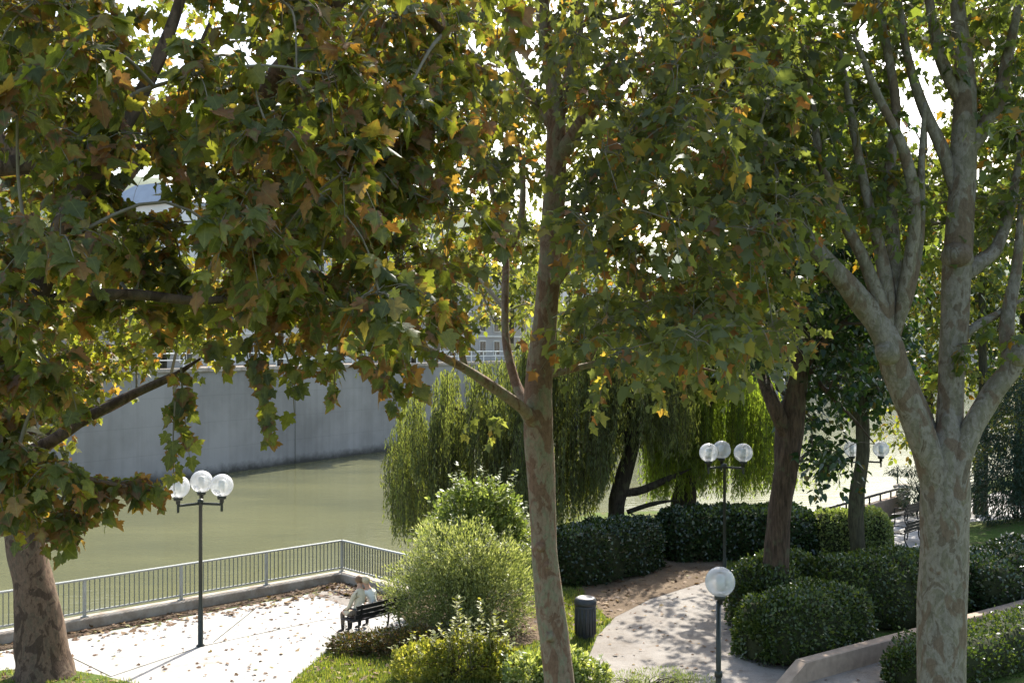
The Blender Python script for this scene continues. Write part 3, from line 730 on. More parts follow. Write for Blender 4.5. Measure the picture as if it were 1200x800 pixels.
# ------------------------------------------------------------------ people
def person(label, joints, bones, colors, loc, rz, hair, hair_mat, face):
    """joints: name->(xyz, radius); bones: pairs; one skinned continuous body, hair as its child"""
    names = list(joints); me = bpy.data.meshes.new('body')
    me.from_pydata([joints[k][0] for k in names], [(names.index(a), names.index(b)) for a, b in bones], [])
    o = bpy.data.objects.new('person', me); COL.objects.link(o)
    md = o.modifiers.new('Skin', 'SKIN'); md.use_smooth_shade = True
    for i, k in enumerate(names):
        r = joints[k][1]; o.data.skin_vertices[0].data[i].radius = (r, r) if np.isscalar(r) else r
        o.data.skin_vertices[0].data[i].use_root = (k == 'pelvis')
    sb = o.modifiers.new('Sub', 'SUBSURF'); sb.levels = 2; sb.render_levels = 2
    dg = bpy.context.evaluated_depsgraph_get(); ev = o.evaluated_get(dg)
    m2 = bpy.data.meshes.new_from_object(ev); bpy.data.objects.remove(o)
    mats = ['skin', colors['top'], colors['legs'], 'shoe']
    for m in mats: m2.materials.append(M[m])
    J = np.array([joints[k][0] for k in names]); col = {'head': 0, 'neck': 0, 'hand': 0, 'fing': 0, 'thum': 0, 'nose': 0, 'chin': 0, 'knee': 2, 'hip_': 2, 'ankl': 3, 'toe_': 3, 'shin': 2}
    for p in m2.polygons:
        c = np.array(p.center); i = int(np.argmin(np.linalg.norm(J-c, axis=1))); p.material_index = col.get(names[i][:4], 1); p.use_smooth = True
    o = bpy.data.objects.new('person', m2); COL.objects.link(o); o.location = loc; o.rotation_euler = (0, 0, rz)
    tag(o, label, 'person')
    mb = MB(); c, r = hair
    for q, rr in ((c, r), ):
        prof = [(max(rr*math.sin(a), .003), -rr*math.cos(a)) for a in np.linspace(.9, math.pi, 10)]
        mb.lathe(prof, q, 16)
    back = nrm(-np.asarray(face)); 
    v = np.concatenate(mb.v); 
    # tilt the cap backwards over the crown of the head
    zax = nrm(np.array([0, 0, 1.])+back*.55); xax = nrm(np.cross([0, 1, .01], zax)); yax = np.cross(zax, xax)
    v = (v-np.asarray(c))@np.array([xax, yax, zax])+np.asarray(c); mb.v = [v]
    mb.build('hair', M[hair_mat], o, True)
    f = nrm(face); side = nrm(np.cross(f, [0, 0, 1])); hc = np.asarray(joints['head'][0])
    for s in (-1, 1):
        mb = MB(); e = hc+f*.088+side*s*.033+np.array([0, 0, .012]); mb.lathe([(.003, -.012), (.011, 0), (.003, .012)], e, 8); mb.build('eye', M['shoe'], o, True)
    mb = MB(); mb.box(hc+f*.09-np.array([0, 0, .055]), (.045, .012, .01), 0, side); mb.build('mouth', M['hair_brown'], o)
    for s in (-1, 1):
        mb = MB(); e = hc+side*s*.088; mb.lathe([(.004, -.03), (.018, -.012), (.018, .016), (.004, .03)], e, 8); mb.build('ear', M['skin'], o, True)
    return o
def seated(lean, fwd, hand_l, hand_r, hx=0, look=(0, 1, 0), elb_l=None, elb_r=None, kn=.0):
    """local: seat at y 0..0.3, front +y, z up; lean shifts the upper body along x"""
    n = lambda a: np.asarray(a, float)
    sh = n([lean*.8, .02+fwd*.8, 1.02]); head = n([lean*1.15+hx, .05+fwd*1.25, 1.29])
    lk = nrm(look); sd = nrm(np.cross(lk, [0, 0, 1]))
    j = {'pelvis': ((0, -.02, .55), (.15, .12)), 'waist': (tuple(n([lean*.3, -.02+fwd*.3, .72])), (.135, .1)), 'chest': (tuple(n([lean*.6, fwd*.6, .9])), (.155, .115)),
         'sternum': (tuple(sh), (.1, .085)), 'neck': (tuple(sh*.45+head*.55-n([0, 0, .03])), .055), 'head': (tuple(head), (.088, .1)), 'headtop': (tuple(head+n([0, 0, .085])), (.07, .08)), 'nose': (tuple(head+lk*.1-n([0, 0, .015])), .017)}
    b = [('pelvis', 'waist'), ('waist', 'chest'), ('chest', 'sternum'), ('sternum', 'neck'), ('neck', 'head'), ('head', 'headtop'), ('head', 'nose')]
    for s, nm, hd, el in ((-1, 'l', hand_l, elb_l), (1, 'r', hand_r, elb_r)):
        so = sh+n([s*.18, 0, -.04]); hd = n(hd); el = n(el) if el is not None else (so+hd)/2+n([s*.08, -.08, -.1])
        j['shoulder'+nm] = (tuple(so), .068); j['elbow'+nm] = (tuple(el), .048); j['wrist'+nm] = (tuple(el*.12+hd*.88), .034); j['hand'+nm] = (tuple(hd), (.038, .02))
        b += [('sternum', 'shoulder'+nm), ('shoulder'+nm, 'elbow'+nm), ('elbow'+nm, 'wrist'+nm), ('wrist'+nm, 'hand'+nm)]
        d = nrm(hd-el); sx = nrm(np.cross(d, [.1, .2, 1]))
        for k in range(4):
            a = hd+d*.04+sx*(k-1.5)*.022; j[f'fing{nm}{k}a'] = (tuple(a), .011); j[f'fing{nm}{k}b'] = (tuple(a+d*(.055-.008*abs(k-1.3))-n([0, 0, .014])), .008)
            b += [('hand'+nm, f'fing{nm}{k}a'), (f'fing{nm}{k}a', f'fing{nm}{k}b')]
        j['thum'+nm] = (tuple(hd+d*.015+sx*.06), .011); b.append(('hand'+nm, 'thum'+nm))
        hp = n([s*.1, .05, .55]); kx = n([s*.12+kn, .46, .53]); an = n([s*.12+kn, .44, .1])
        j['hip_'+nm] = (tuple(hp), .095); j['knee'+nm] = (tuple(kx), .066); j['shin'+nm] = (tuple(kx*.6+an*.4+n([0, -.01, 0])), .058); j['ankl'+nm] = (tuple(an), .042); j['toe_'+nm] = (tuple(an+n([0, .17, -.06])), (.045, .03))
        b += [('pelvis', 'hip_'+nm), ('hip_'+nm, 'knee'+nm), ('knee'+nm, 'shin'+nm), ('shin'+nm, 'ankl'+nm), ('ankl'+nm, 'toe_'+nm)]
    return j, b, head, lk
ux = np.array([.68, .73, 0])
# the nearer person leans over towards the other one, an arm round them
j, b, hd, lk = seated(.2, .14, (-.1, .36, .62), (.5, .12, .98), 0, (.75, .6, -.25), elb_r=(.42, -.02, .86))
person('person in a cream jacket at the near end of the bench, leaning over', j, b, {'top': 'jacket_cream', 'legs': 'trousers'}, bench_c-ux*.5, bu, (hd+np.array([0, 0, .012]), .112), 'hair_brown', lk)
j, b, hd, lk = seated(-.17, .05, (-.32, .3, .8), (.05, .4, .62), 0, (-.8, .55, -.1), elb_l=(-.34, .12, .82))
person('fair haired person in a white shirt sitting in the middle of the bench, head tilted', j, b, {'top': 'shirt_white', 'legs': 'trousers'}, bench_c+ux*.02, bu, (hd+np.array([0, 0, .012]), .112), 'hair_blond', lk)

# ================================================================== TREES
# left plane by the terrace
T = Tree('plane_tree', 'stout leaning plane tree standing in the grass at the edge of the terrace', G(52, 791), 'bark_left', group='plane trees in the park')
Yt = G(52, 791)[1]
pts, rad = trunk_path([(52, 797, 78), (50, 770, 60), (46, 730, 52), (38, 680, 46), (30, 630, 44), (24, 560, 42), (24, 470, 38), (28, 370, 32), (28, 250, 26), (34, 120, 20), (40, -40, 14), (44, -170, 8)], Yt)
T.limb(pts, rad, 16, True, .05)
for px, r in (([(26, 540), (80, 500), (140, 470), (200, 440)], (.2, .16, .12, .06)), ([(28, 400), (-60, 300), (-160, 180), (-240, 60)], (.28, .2, .12, .05)), ([(28, 330), (110, 250), (190, 150), (250, 20)], (.24, .17, .1, .05)),
              ([(30, 200), (-60, 80), (-120, -80)], (.18, .12, .05)), ([(38, 60), (130, -40), (200, -160)], (.16, .1, .05)), ([(25, 500), (-80, 430), (-180, 380)], (.18, .12, .05))):
    T.limb([P(x, y, Yt-.25*i) for i, (x, y) in enumerate(px)], r, 9)
for c in fill(170, -60, 290, 290, 540, Yt-2.5, Yt+3, lambda x, y, Y: y < 470-(x-60)*.35 or (x < 90 and y < 560), 0): T.clump(c, .62, 50, .17)
for c in fill(150, -420, 420, -330, 330, Yt-4, Yt+4, lambda x, y, Y: ((x-20)/420)**2+((y-10)/360)**2 < 1): T.clump(c, .8, 54, .17)
T.done('leaf_plane_far', LEAF_MID)

# near plane outside the left edge; its boughs fill the upper left
T = Tree('plane_tree', 'nearest plane tree, big leaves on dark boughs filling the upper left, trunk unseen', (-6.6, 7.4, 0), 'bark_left', group='plane trees in the park')
T.limb([(-6.6, 7.4, -.1), (-6.5, 7.45, 1), (-6.4, 7.5, 3), (-6.2, 7.6, 5), (-6.1, 7.7, 7.5), (-6.0, 7.9, 10), (-5.8, 8, 12.5), (-5.7, 8, 14.5)], (.62, .5, .44, .4, .34, .26, .18, .08), 16, True)
nb = [([(-6.2, 7.6, 5.4), P(-70, 440, 7.6), P(12, 402, 7.7), P(48, 330, 7.8), P(82, 245, 7.9), P(135, 165, 8), P(190, 60, 8.1), P(230, -60, 8.2)], (.16, .12, .095, .085, .075, .06, .05, .03)),
      ([(-6.1, 7.7, 7.2), P(-60, 210, 8.6), P(100, 190, 8.8), P(230, 160, 9), P(330, 130, 9.2)], (.16, .1, .07, .05, .025)),
      ([(-6.0, 7.9, 9), P(-40, -60, 8.2), P(180, -120, 8.4), P(400, -80, 8.6), P(520, 40, 8.8)], (.16, .12, .09, .06, .03)),
      ([P(12, 402, 7.7), P(60, 352, 8), P(150, 345, 8.2), P(230, 352, 8.4), P(330, 350, 8.6), P(420, 380, 8.8)], (.07, .05, .04, .035, .025, .012)),
      ([P(-70, 440, 7.6), P(-20, 520, 7.8), P(40, 540, 8), P(110, 562, 8.2), P(180, 575, 8.3)], (.06, .045, .03, .02, .01)),
      ([(-6.2, 7.6, 5.6), P(-120, 560, 9), P(30, 530, 9.2), P(100, 490, 9.3), P(150, 465, 9.4), P(200, 442, 9.5), P(235, 420, 9.6)], (.13, .08, .055, .05, .042, .03, .01)),
      ([P(320, -130, 9), P(420, -60, 9.2), P(392, 2, 9.4), P(352, 58, 9.6), P(318, 100, 9.8), P(300, 150, 10)], (.1, .1, .095, .1, .095, .05))]
for pts, r in nb: T.limb(pts, r, 10)
def keepN(x, y, Y):
    lim = 395 if x < 100 else (405-(x-100)*.12 if x < 230 else 400+(x-230)*.14)
    if 40 < x < 270 and 320 < y < 410 and R.uniform() > .35: return False
    return y < lim-30
for c in fill(72, -40, 470, -20, 430, 6.2, 9.6, keepN): T.clump(c, .42, 96, .122, per=9)
for c in fill(44, 290, 540, -20, 390, 8.5, 12, keepN): T.clump(c, .5, 96, .122, per=9)
for c in fill(21, -50, 112, 390, 610, 7.6, 9.2, None, 0): T.clump(c, .3, 44, .125, per=7)
for c in fill(42, -200, 560, -420, -30, 6, 11): T.clump(c, .6, 60, .16, per=8)
for c in fill(36, -350, 700, -1300, -420, 6.5, 12): T.clump(c, .9, 70, .22, per=10)
for (x0, y0, x1, y1, Y, n) in ((300, 395, 318, 520, 8.4, 20), (330, 400, 345, 485, 8.6, 10), (290, 395, 300, 450, 8.4, 9), (212, 430, 222, 535, 8.6, 20), (205, 470, 204, 575, 8.5, 13), (385, 410, 392, 470, 8.9, 9), (430, 420, 468, 485, 9, 16),
                               (445, 400, 490, 460, 9, 16), (120, 560, 184, 590, 8.3, 20), (60, 545, 130, 585, 8.2, 24), (0, 540, 60, 590, 8.1, 26), (30, 590, 45, 640, 8.1, 9), (140, 565, 186, 572, 8.3, 14), (0, 560, 20, 640, 8, 12), (100, 565, 120, 600, 8.2, 10), (10, 470, 30, 560, 8.3, 18), (350, 400, 372, 440, 8.8, 9), (250, 400, 262, 440, 8.6, 8)):
    m = P((x0+x1)/2+R.uniform(-8, 8), (y0+y1)/2-6, Y); T.sprig([P(x0, y0, Y), m, P(x1, y1, Y)], int(n*1.6), .132)
T.done('leaf_plane', LEAF_BIG, True, .45)

# middle plane with the slim russet trunk
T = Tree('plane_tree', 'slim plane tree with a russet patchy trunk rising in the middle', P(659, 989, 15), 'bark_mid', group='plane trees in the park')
pts, rad = trunk_path([(659, 995, 48), (657, 900, 42), (655, 800, 37), (650, 750, 34), (643, 700, 33), (638, 640, 31), (635, 580, 31), (632, 520, 34), (630, 480, 36), (632, 440, 31), (637, 390, 28), (644, 320, 28), (648, 250, 26), (652, 180, 24), (650, 110, 21), (638, 30, 17), (632, -60, 14), (630, -220, 11), (640, -400, 5)], 15)
T.limb(pts, rad, 16, True, .035)
for px, r in (([(628, 500), (612, 478), (575, 452), (545, 432), (505, 412), (462, 395)], (.13, .08, .07, .06, .05, .035)), ([(622, 482), (605, 450), (593, 400), (592, 345), (592, 300), (580, 240), (566, 170), (556, 110)], (.1, .07, .062, .056, .052, .048, .04, .025)),
              ([(592, 300), (610, 260), (612, 200), (600, 140)], (.06, .05, .045, .02)), ([(646, 330), (668, 305), (700, 290), (760, 250), (820, 225)], (.14, .11, .09, .06, .03)), ([(636, 440), (680, 430), (730, 420), (790, 425), (860, 440)], (.07, .05, .04, .03, .015)),
              ([(690, 420), (710, 385), (735, 365)], (.05, .04, .02)), ([(652, 190), (700, 120), (760, 70), (830, 50)], (.12, .09, .07, .04)), ([(650, 150), (600, 80), (570, 20), (540, -60)], (.1, .07, .05, .03)), ([(655, 130), (675, 60), (680, -40), (700, -160)], (.12, .09, .07, .04)),
              ([(500, 410), (470, 350), (430, 310)], (.05, .035, .015)), ([(545, 432), (530, 360), (520, 310)], (.05, .035, .015)), ([(634, -60), (560, -180), (480, -260)], (.1, .07, .03)), ([(632, -100), (720, -230), (820, -300)], (.1, .07, .03))):
    sg = R.choice([-1, 1]); T.limb([P(x, y, 15+sg*.35*i) for i, (x, y) in enumerate(px)], r, 9)
def keepM(x, y, Y):
    if abs(x-640) < 34 and y > 120 and Y < 15.3: return False
    if 400 < x < 640 and 215 < y < 400 and R.uniform() > .6: return False
    lim = 395 if x < 560 else (410 if x < 700 else 420-(x-700)*.05)
    if 560 < x < 660 and 260 < y < 420 and Y < 16: return R.uniform() < .25
    return y < lim
for c in fill(215, 385, 930, -40, 430, 10.5, 19.5, keepM, 1.1): T.clump(c, .64, 84, .135)
for c in fill(46, 680, 910, 60, 430, 9, 12.5, keepM): T.clump(c, .5, 60, .135)
for c in fill(95, 330, 1000, -520, -30, 10.5, 20): T.clump(c, .9, 84, .16)
for (x0, y0, x1, y1, Y, n) in ((700, 430, 705, 480, 14.5, 12), (760, 425, 775, 480, 14, 18), (820, 430, 830, 470, 14, 14), (700, 440, 690, 500, 14.6, 10), (560, 470, 545, 510, 14.6, 12), (585, 490, 570, 520, 14.6, 9), (470, 400, 450, 440, 14, 14), (850, 400, 860, 450, 13, 16), (800, 420, 805, 465, 13.6, 14)):
    T.sprig([P(x0, y0, Y), P((x0+x1)/2, (y0+y1)/2-5, Y), P(x1, y1, Y)], n+4, .14)
T.knob(P(634, 640, 14.85), .085); T.knob(P(641, 662, 14.86), .08); T.knob(P(645, 745, 14.85), .09)
T.done('leaf_mid', LEAF_MID, curl=.4)

# right plane: pale trunk that forks low into thick limbs
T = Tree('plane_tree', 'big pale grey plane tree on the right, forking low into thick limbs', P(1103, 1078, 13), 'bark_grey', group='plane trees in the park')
T.limb([P(x, y, 13) for x, y in ((1100, 1090), (1101, 1000), (1102, 900), (1103, 800), (1104, 720), (1106, 650), (1108, 590), (1108, 545), (1112, 505), (1115, 475))], (.4, .33, .3, .285, .28, .285, .3, .26, .16, .05), 20, True, .03)
T.limb([P(x, y, 13+d) for x, y, d in ((1104, 600, 0), (1092, 545, -.05), (1072, 490, -.1), (1052, 440, -.15), (1042, 405, -.2), (1024, 372, -.2), (998, 340, -.25), (968, 305, -.3), (940, 270, -.3), (912, 215, -.3), (890, 150, -.2))], (.2, .19, .17, .16, .17, .15, .13, .11, .09, .06, .03), 14, True)
T.limb([P(x, y, 13.1) for x, y in ((1108, 580), (1112, 520), (1115, 450), (1118, 380), (1122, 310), (1126, 240), (1130, 170), (1130, 90), (1122, 0), (1118, -120), (1125, -300))], (.2, .17, .16, .16, .17, .17, .15, .12, .09, .07, .03), 14, True)
T.limb([P(x, y, 12.9) for x, y in ((1112, 590), (1122, 545), (1140, 500), (1160, 465), (1180, 438), (1195, 415), (1225, 380), (1270, 300), (1300, 180))], (.2, .16, .13, .125, .13, .12, .1, .07, .03), 14, True)
T.limb([P(x, y, 13.2) for x, y in ((1102, 575), (1090, 510), (1075, 465), (1062, 430), (1050, 400))], (.13, .1, .08, .06, .04), 12, True)
for px, r in (([(1042, 400), (1030, 350), (1010, 300), (985, 250), (960, 180), (950, 90)], (.1, .08, .07, .06, .05, .02)), ([(1044, 400), (1040, 340), (1028, 280), (1014, 220), (1000, 150), (985, 60)], (.09, .075, .065, .055, .045, .02)),
              ([(1048, 400), (1050, 340), (1046, 270), (1042, 200), (1050, 130), (1040, 60), (1022, -20)], (.09, .08, .07, .065, .06, .05, .03)), ([(1050, 398), (1062, 330), (1072, 250), (1060, 180), (1028, 110), (1000, 40)], (.09, .075, .07, .06, .045, .02)),
              ([(1046, 402), (1066, 340), (1078, 270), (1080, 190), (1084, 120)], (.07, .06, .05, .04, .02)), ([(1124, 330), (1145, 310), (1168, 290), (1185, 240), (1195, 180)], (.1, .09, .075, .06, .03)), ([(1128, 260), (1110, 190), (1080, 120), (1062, 60), (1050, -30)], (.09, .07, .06, .05, .03)),
              ([(1130, 190), (1165, 130), (1180, 70), (1200, -20)], (.1, .08, .06, .03)), ([(1128, 130), (1100, 60), (1085, -20), (1060, -120)], (.08, .06, .05, .02)), ([(1182, 436), (1180, 380), (1192, 310), (1196, 240)], (.09, .075, .06, .03)),
              ([(1118, 410), (1140, 385), (1165, 370), (1200, 350)], (.06, .05, .04, .02)), ([(940, 268), (915, 255), (880, 262)], (.05, .04, .02)), ([(1120, -60), (1040, -200), (960, -300)], (.08, .05, .02)), ([(1122, -100), (1200, -220), (1300, -280)], (.08, .05, .02))):
    sg = R.uniform(-.12, .12); T.limb([P(x, y, (13.1 if px[0][0] > 1100 else 12.8)+sg*i) for i, (x, y) in enumerate(px)], [r[0]*.55]+[r[0]]+list(r[1:]), 10)
T.knob(P(1041, 412, 12.75), .17); T.knob(P(1192, 418, 12.85), .14); T.knob(P(1122, 300, 13.05), .19)
T.done_later = True
def keepR(x, y, Y):
    if y > 270 and x > 930: return R.uniform() < .05
    if y > 330: return False
    if abs(x-1125) < 40 and Y < 13.2 and y > 40: return R.uniform() < .3
    return True
for c in fill(280, 840, 1240, -40, 345, 12.4, 19, keepR, 1.15): T.clump(c, .6, 70, .13)
for c in fill(90, 820, 1500, -520, -30, 10, 19): T.clump(c, .9, 60, .17)
for c in fill(26, 1200, 1480, -30, 420, 11, 17): T.clump(c, .7, 48, .14)
for c in [P(1150, 400, 12.6), P(1185, 395, 12.5), P(1130, 412, 12.7), P(1200, 360, 12.6), P(1105, 425, 13.6), P(975, 330, 13.4)]: T.clump(c, .26, 22, .13)
T.done('leaf_right', LEAF_MID)

# dark furrowed tree in the big hedge
Y4 = 26.6
T = Tree('broadleaf_tree', 'dark leaning tree with a furrowed brown trunk rising out of the big clipped hedge', P(906, 735, Y4), 'bark_dark', 'twig_dark', group='dark leaved trees')
pts, rad = trunk_path([(904, 742, 42), (906, 715, 33), (909, 660, 29), (914, 600, 28), (921, 545, 27), (926, 500, 32), (934, 450, 24), (939, 395, 20), (944, 330, 17), (950, 250, 13), (948, 160, 9), (955, 60, 5)], Y4)
T.limb(pts, rad, 14, True, .07)
for px, r in (([(924, 515), (905, 470), (890, 432), (876, 395), (860, 340)], (.2, .17, .15, .1, .05)), ([(934, 440), (965, 400), (1000, 370), (1040, 350)], (.14, .1, .07, .03)), ([(942, 350), (900, 280), (860, 220)], (.12, .09, .04)), ([(946, 300), (1000, 230), (1040, 170)], (.1, .07, .03)),
              ([(938, 420), (970, 460), (1000, 490), (1025, 520)], (.07, .05, .035, .015))):
    T.limb([P(x, y, Y4+.3*i*R.choice([-1, 1])) for i, (x, y) in enumerate(px)], r, 9)
T.limb([P(938, 430, Y4), P(925, 420, 29), P(900, 405, 32.5), P(885, 392, 36)], (.14, .1, .07, .03), 8)  # back boughs added so that the crown shades the path
T.limb([P(942, 380, Y4), P(950, 350, 30), P(945, 340, 34), P(930, 335, 37)], (.12, .09, .06, .03), 8)
def keepD(x, y, Y): return not (x < 935 and y > 420) and not (abs(x-925) < 25 and y > 380 and Y < 27) and ((x-945)/115)**2+((y-300)/265)**2 < 1 and not (x > 985 and y > 470)
for c in fill(250, 825, 1065, 30, 550, Y4-3, Y4+4, keepD): T.clump(c, .85, 72, .18, per=8)
for c in fill(48, 815, 1010, 300, 425, 31, 39, None, 0): T.clump(c, .95, 70, .2, per=8)  # leaf clumps added on the back boughs for the path's shade
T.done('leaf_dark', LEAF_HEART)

Y5 = 34.4
T = Tree('broadleaf_tree', 'slim tree with a mossy bent trunk in front of the light clipped hedge', P(1005, 660, Y5), 'bark_small', 'twig_dark', group='dark leaved trees')
pts, rad = trunk_path([(1005, 664, 21), (1005, 640, 18), (1003, 605, 17), (1005, 570, 17), (1011, 535, 16), (1011, 500, 15), (1008, 440, 12), (1010, 360, 9), (1015, 270, 5)], Y5)
T.limb(pts, rad, 12, True, .07)
T.limb([P(1010, 500, Y5), P(985, 460, Y5-.5), P(960, 440, Y5-.8)], (.14, .1, .04), 8); T.limb([P(1010, 480, Y5), P(1035, 430, Y5+.5), P(1050, 380, Y5+.8)], (.13, .09, .04), 8)
for c in fill(120, 945, 1075, 240, 545, Y5-2.4, Y5+2.6, lambda x, y, Y: ((x-1005)/62)**2+((y-375)/150)**2 < 1 and not (x > 1002 and y > 465)): T.clump(c, .9, 68, .19, per=8)
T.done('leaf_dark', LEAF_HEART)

# thin tree and more park trees behind the right plane
for nm, lab, (x, y), wd_, col, lm, spread, n in (
    ('broadleaf_tree', 'thin dark trunked tree on the sunlit lawn right of the forked pale trunk', (1149, 602), 15, 'bark_small', 'leaf_bg', (1150, 300, 95, 230), 120),
    ('broadleaf_tree', 'leafy tree at the right edge behind the lawn, its trunk almost black', (1200, 590), 26, 'bark_willow', 'leaf_dark', (1215, 300, 95, 230), 120),
    ('broadleaf_tree', 'bright leafed tree beyond the promenade, seen through the fork of the pale trunk', (1085, 592), 14, 'bark_small', 'leaf_bg', (1075, 300, 95, 230), 130)):
    b0 = G(x, y); Yb = b0[1]
    T = Tree(nm, lab, b0, col, 'twig_dark', group='trees behind the right plane')
    pts, rad = trunk_path([(x, y+3, wd_*1.3), (x, y-20, wd_), (x+2, y-90, wd_*.9), (x+3, y-160, wd_*.7), (x+1, spread[1], wd_*.4), (x, spread[1]-spread[3]*.8, wd_*.15)], Yb)
    T.limb(pts, rad, 10, True, .06)
    cx, cy, rx, ry = spread
    for c in fill(n, cx-rx, cx+rx, cy-ry, cy+ry, Yb-2.5, Yb+2.5, lambda a, b, Y: ((a-cx)/rx)**2+((b-cy)/ry)**2 < 1): T.clump(c, 1.05, 64, .27, per=9)
    T.done(lm, LEAF_OVAL)

# ------------------------------------------------------------------ willows
def willow(label, base, trunk_px, limbs, Yc, strands, leafmat):
    """strands: list of (px, py_top, py_bottom, Y)"""
    T = Tree('willow_tree', label, base, 'bark_willow', 'twig_dark', group='weeping willows on the bank')
    pts, rad = trunk_path(trunk_px, Yc); T.limb(pts, rad, 12, True, .1)
    for px, r, dY in limbs: T.limb([P(x, y, Yc+dY*i) for i, (x, y) in enumerate(px)], list(r[:-1])+[.008], 8)
    pos, tip, nor, sz, rn = [], [], [], [], []
    for (x, yt, yb, Y) in strands:
        a, e = P(x, yt, Y), P(x+R.uniform(-6, 6), yb, Y+R.uniform(-.4, .4)); L = a[2]-e[2]
        if L < .4: continue
        o = rdir(1)[0]*.35; o[2] = 0
        n = max(5, int(L*15)); t = np.sort(R.uniform(0, 1, n))
        s = t*t*(3-2*t)
        q = a+(e-a)*t[:, None]+np.outer(np.sin(t*2.6+R.uniform(-.3, .3)), o)*.5+np.array([0, 0, .25])*np.sin(math.pi*np.clip(1-t*3, 0, 1))[:, None]*0
        q[:, :2] += np.stack([np.sin(t*9+x), np.cos(t*8+x*2)], 1)*.03
        T.br.tube(q[::max(1, n//7)], .006, 3, 1, False)
        ang = R.uniform(0, 6.28, n); d = np.stack([np.cos(ang)*.42, np.sin(ang)*.42, -np.ones(n)], 1)
        pos.append(q); tip.append(d); nor.append(np.stack([np.cos(ang+1.5+R.normal(size=n)*.5), np.sin(ang+1.5), R.uniform(-.2, .6, n)], 1)); sz.append(R.uniform(.13, .24, n)); rn.append(np.clip(R.uniform(0, 1)*.6+R.uniform(0, .4, n), 0, 1))
    if T.trunk.n: T.trunk.build('trunk', T.bark, T.root, True, T.base)
    T.br.build('branches', [T.bark, T.twig], T.root, True, T.base)
    leaf_mesh('crown', M[leafmat], T.root, LEAF_NARROW, np.concatenate(pos), np.concatenate(tip), np.concatenate(nor), np.concatenate(sz), T.base, rnd=np.concatenate(rn), wid=np.full(sum(map(len, pos)), 1.15))
def curtain(n, x0, x1, top, bot, Y0, Y1, jit=35, clumps=None):
    out = []
    xs = [(R.uniform(x0, x1), R.uniform(Y0, Y1)) for _ in range(max(4, n//9))]
    for _ in range(n):
        c = xs[R.integers(len(xs))]; x = np.clip(c[0]+R.normal()*4, x0-6, x1+6); Y = c[1]+R.normal()*.2
        yt = np.interp(x, *zip(*top))+abs(R.normal())*jit*1.6; yb = np.interp(x, *zip(*bot))-abs(R.normal())*jit
        if yb-yt > 16: out.append((x, yt, yb, Y))
    return out
def tiers(x0, x1, top, bot, Y0, Y1, n, tiersN=4):
    out = []
    for k in range(tiersN):
        f0 = k/tiersN
        for (x, yt, yb, Y) in curtain(n//tiersN, x0, x1, top, bot, Y0, Y1):
            h = np.interp(x, *zip(*bot))-np.interp(x, *zip(*top)); yt2 = np.interp(x, *zip(*top))+h*f0*.85+abs(R.normal())*12
            yb2 = min(yb, yt2+h*R.uniform(.3, .6))
            if k == tiersN-1: yb2 = yb
            if yb2-yt2 > 14: out.append((x, yt2, yb2, Y))
    return out
YW = 40.5
top = [(455, 510), (475, 460), (520, 430), (570, 420), (600, 410), (640, 390)]; bot = [(455, 640), (500, 640), (560, 625), (640, 600)]
willow('weeping willow lobe hanging over the water left of the russet trunk', P(590, 630, YW), [(590, 640, 14), (585, 580, 12), (572, 520, 10), (560, 470, 7)], [([(572, 520), (550, 490), (528, 478), (505, 500)], (.12, .09, .06, .03), -.1), ([(580, 560), (615, 480), (635, 420)], (.12, .09, .05), .3)], YW, tiers(456, 640, top, bot, 38, 43, 1750), 'leaf_willow')
top = [(600, 400), (640, 360), (700, 340), (760, 345), (820, 380)]; bot = [(600, 610), (650, 625), (700, 600), (730, 545), (800, 540)]
willow('grey green weeping willow in the shade right behind the russet trunk, with a leaning trunk', P(724, 628, 40), [(724, 634, 26), (722, 600, 20), (730, 560, 18), (742, 510, 16), (735, 450, 13), (715, 390, 8)],
       [([(728, 578), (752, 574), (780, 562), (812, 548)], (.16, .15, .13, .08), .1), ([(740, 520), (700, 470), (660, 420)], (.16, .1, .05), -.3), ([(738, 470), (775, 430), (800, 410)], (.14, .1, .05), -.3), ([(735, 600), (765, 590), (800, 585)], (.1, .09, .06), .1)], 40, tiers(606, 815, top, bot, 37, 42.5, 2400, 5), 'leaf_willow')
top = [(760, 370), (820, 345), (870, 380), (910, 450), (1000, 500)]; bot = [(760, 590), (850, 585), (905, 580), (960, 575), (1000, 570)]
willow('sunlit yellow green weeping willow behind the lamp, with a thick dark trunk', P(800, 612, 42.5), [(798, 622, 36), (800, 595, 29), (806, 560, 25), (812, 520, 22), (830, 460, 16), (838, 380, 9)],
       [([(806, 560), (790, 520), (770, 470)], (.2, .14, .06), .2), ([(830, 470), (880, 440), (930, 470), (970, 510)], (.18, .12, .09, .05), .2)], 42.5, tiers(760, 910, top, bot, 40, 46.5, 2400, 5)+tiers(905, 985, [(900, 480), (990, 520)], [(900, 580), (985, 570)], 43.5, 45.5, 300, 2), 'leaf_willow_lit')

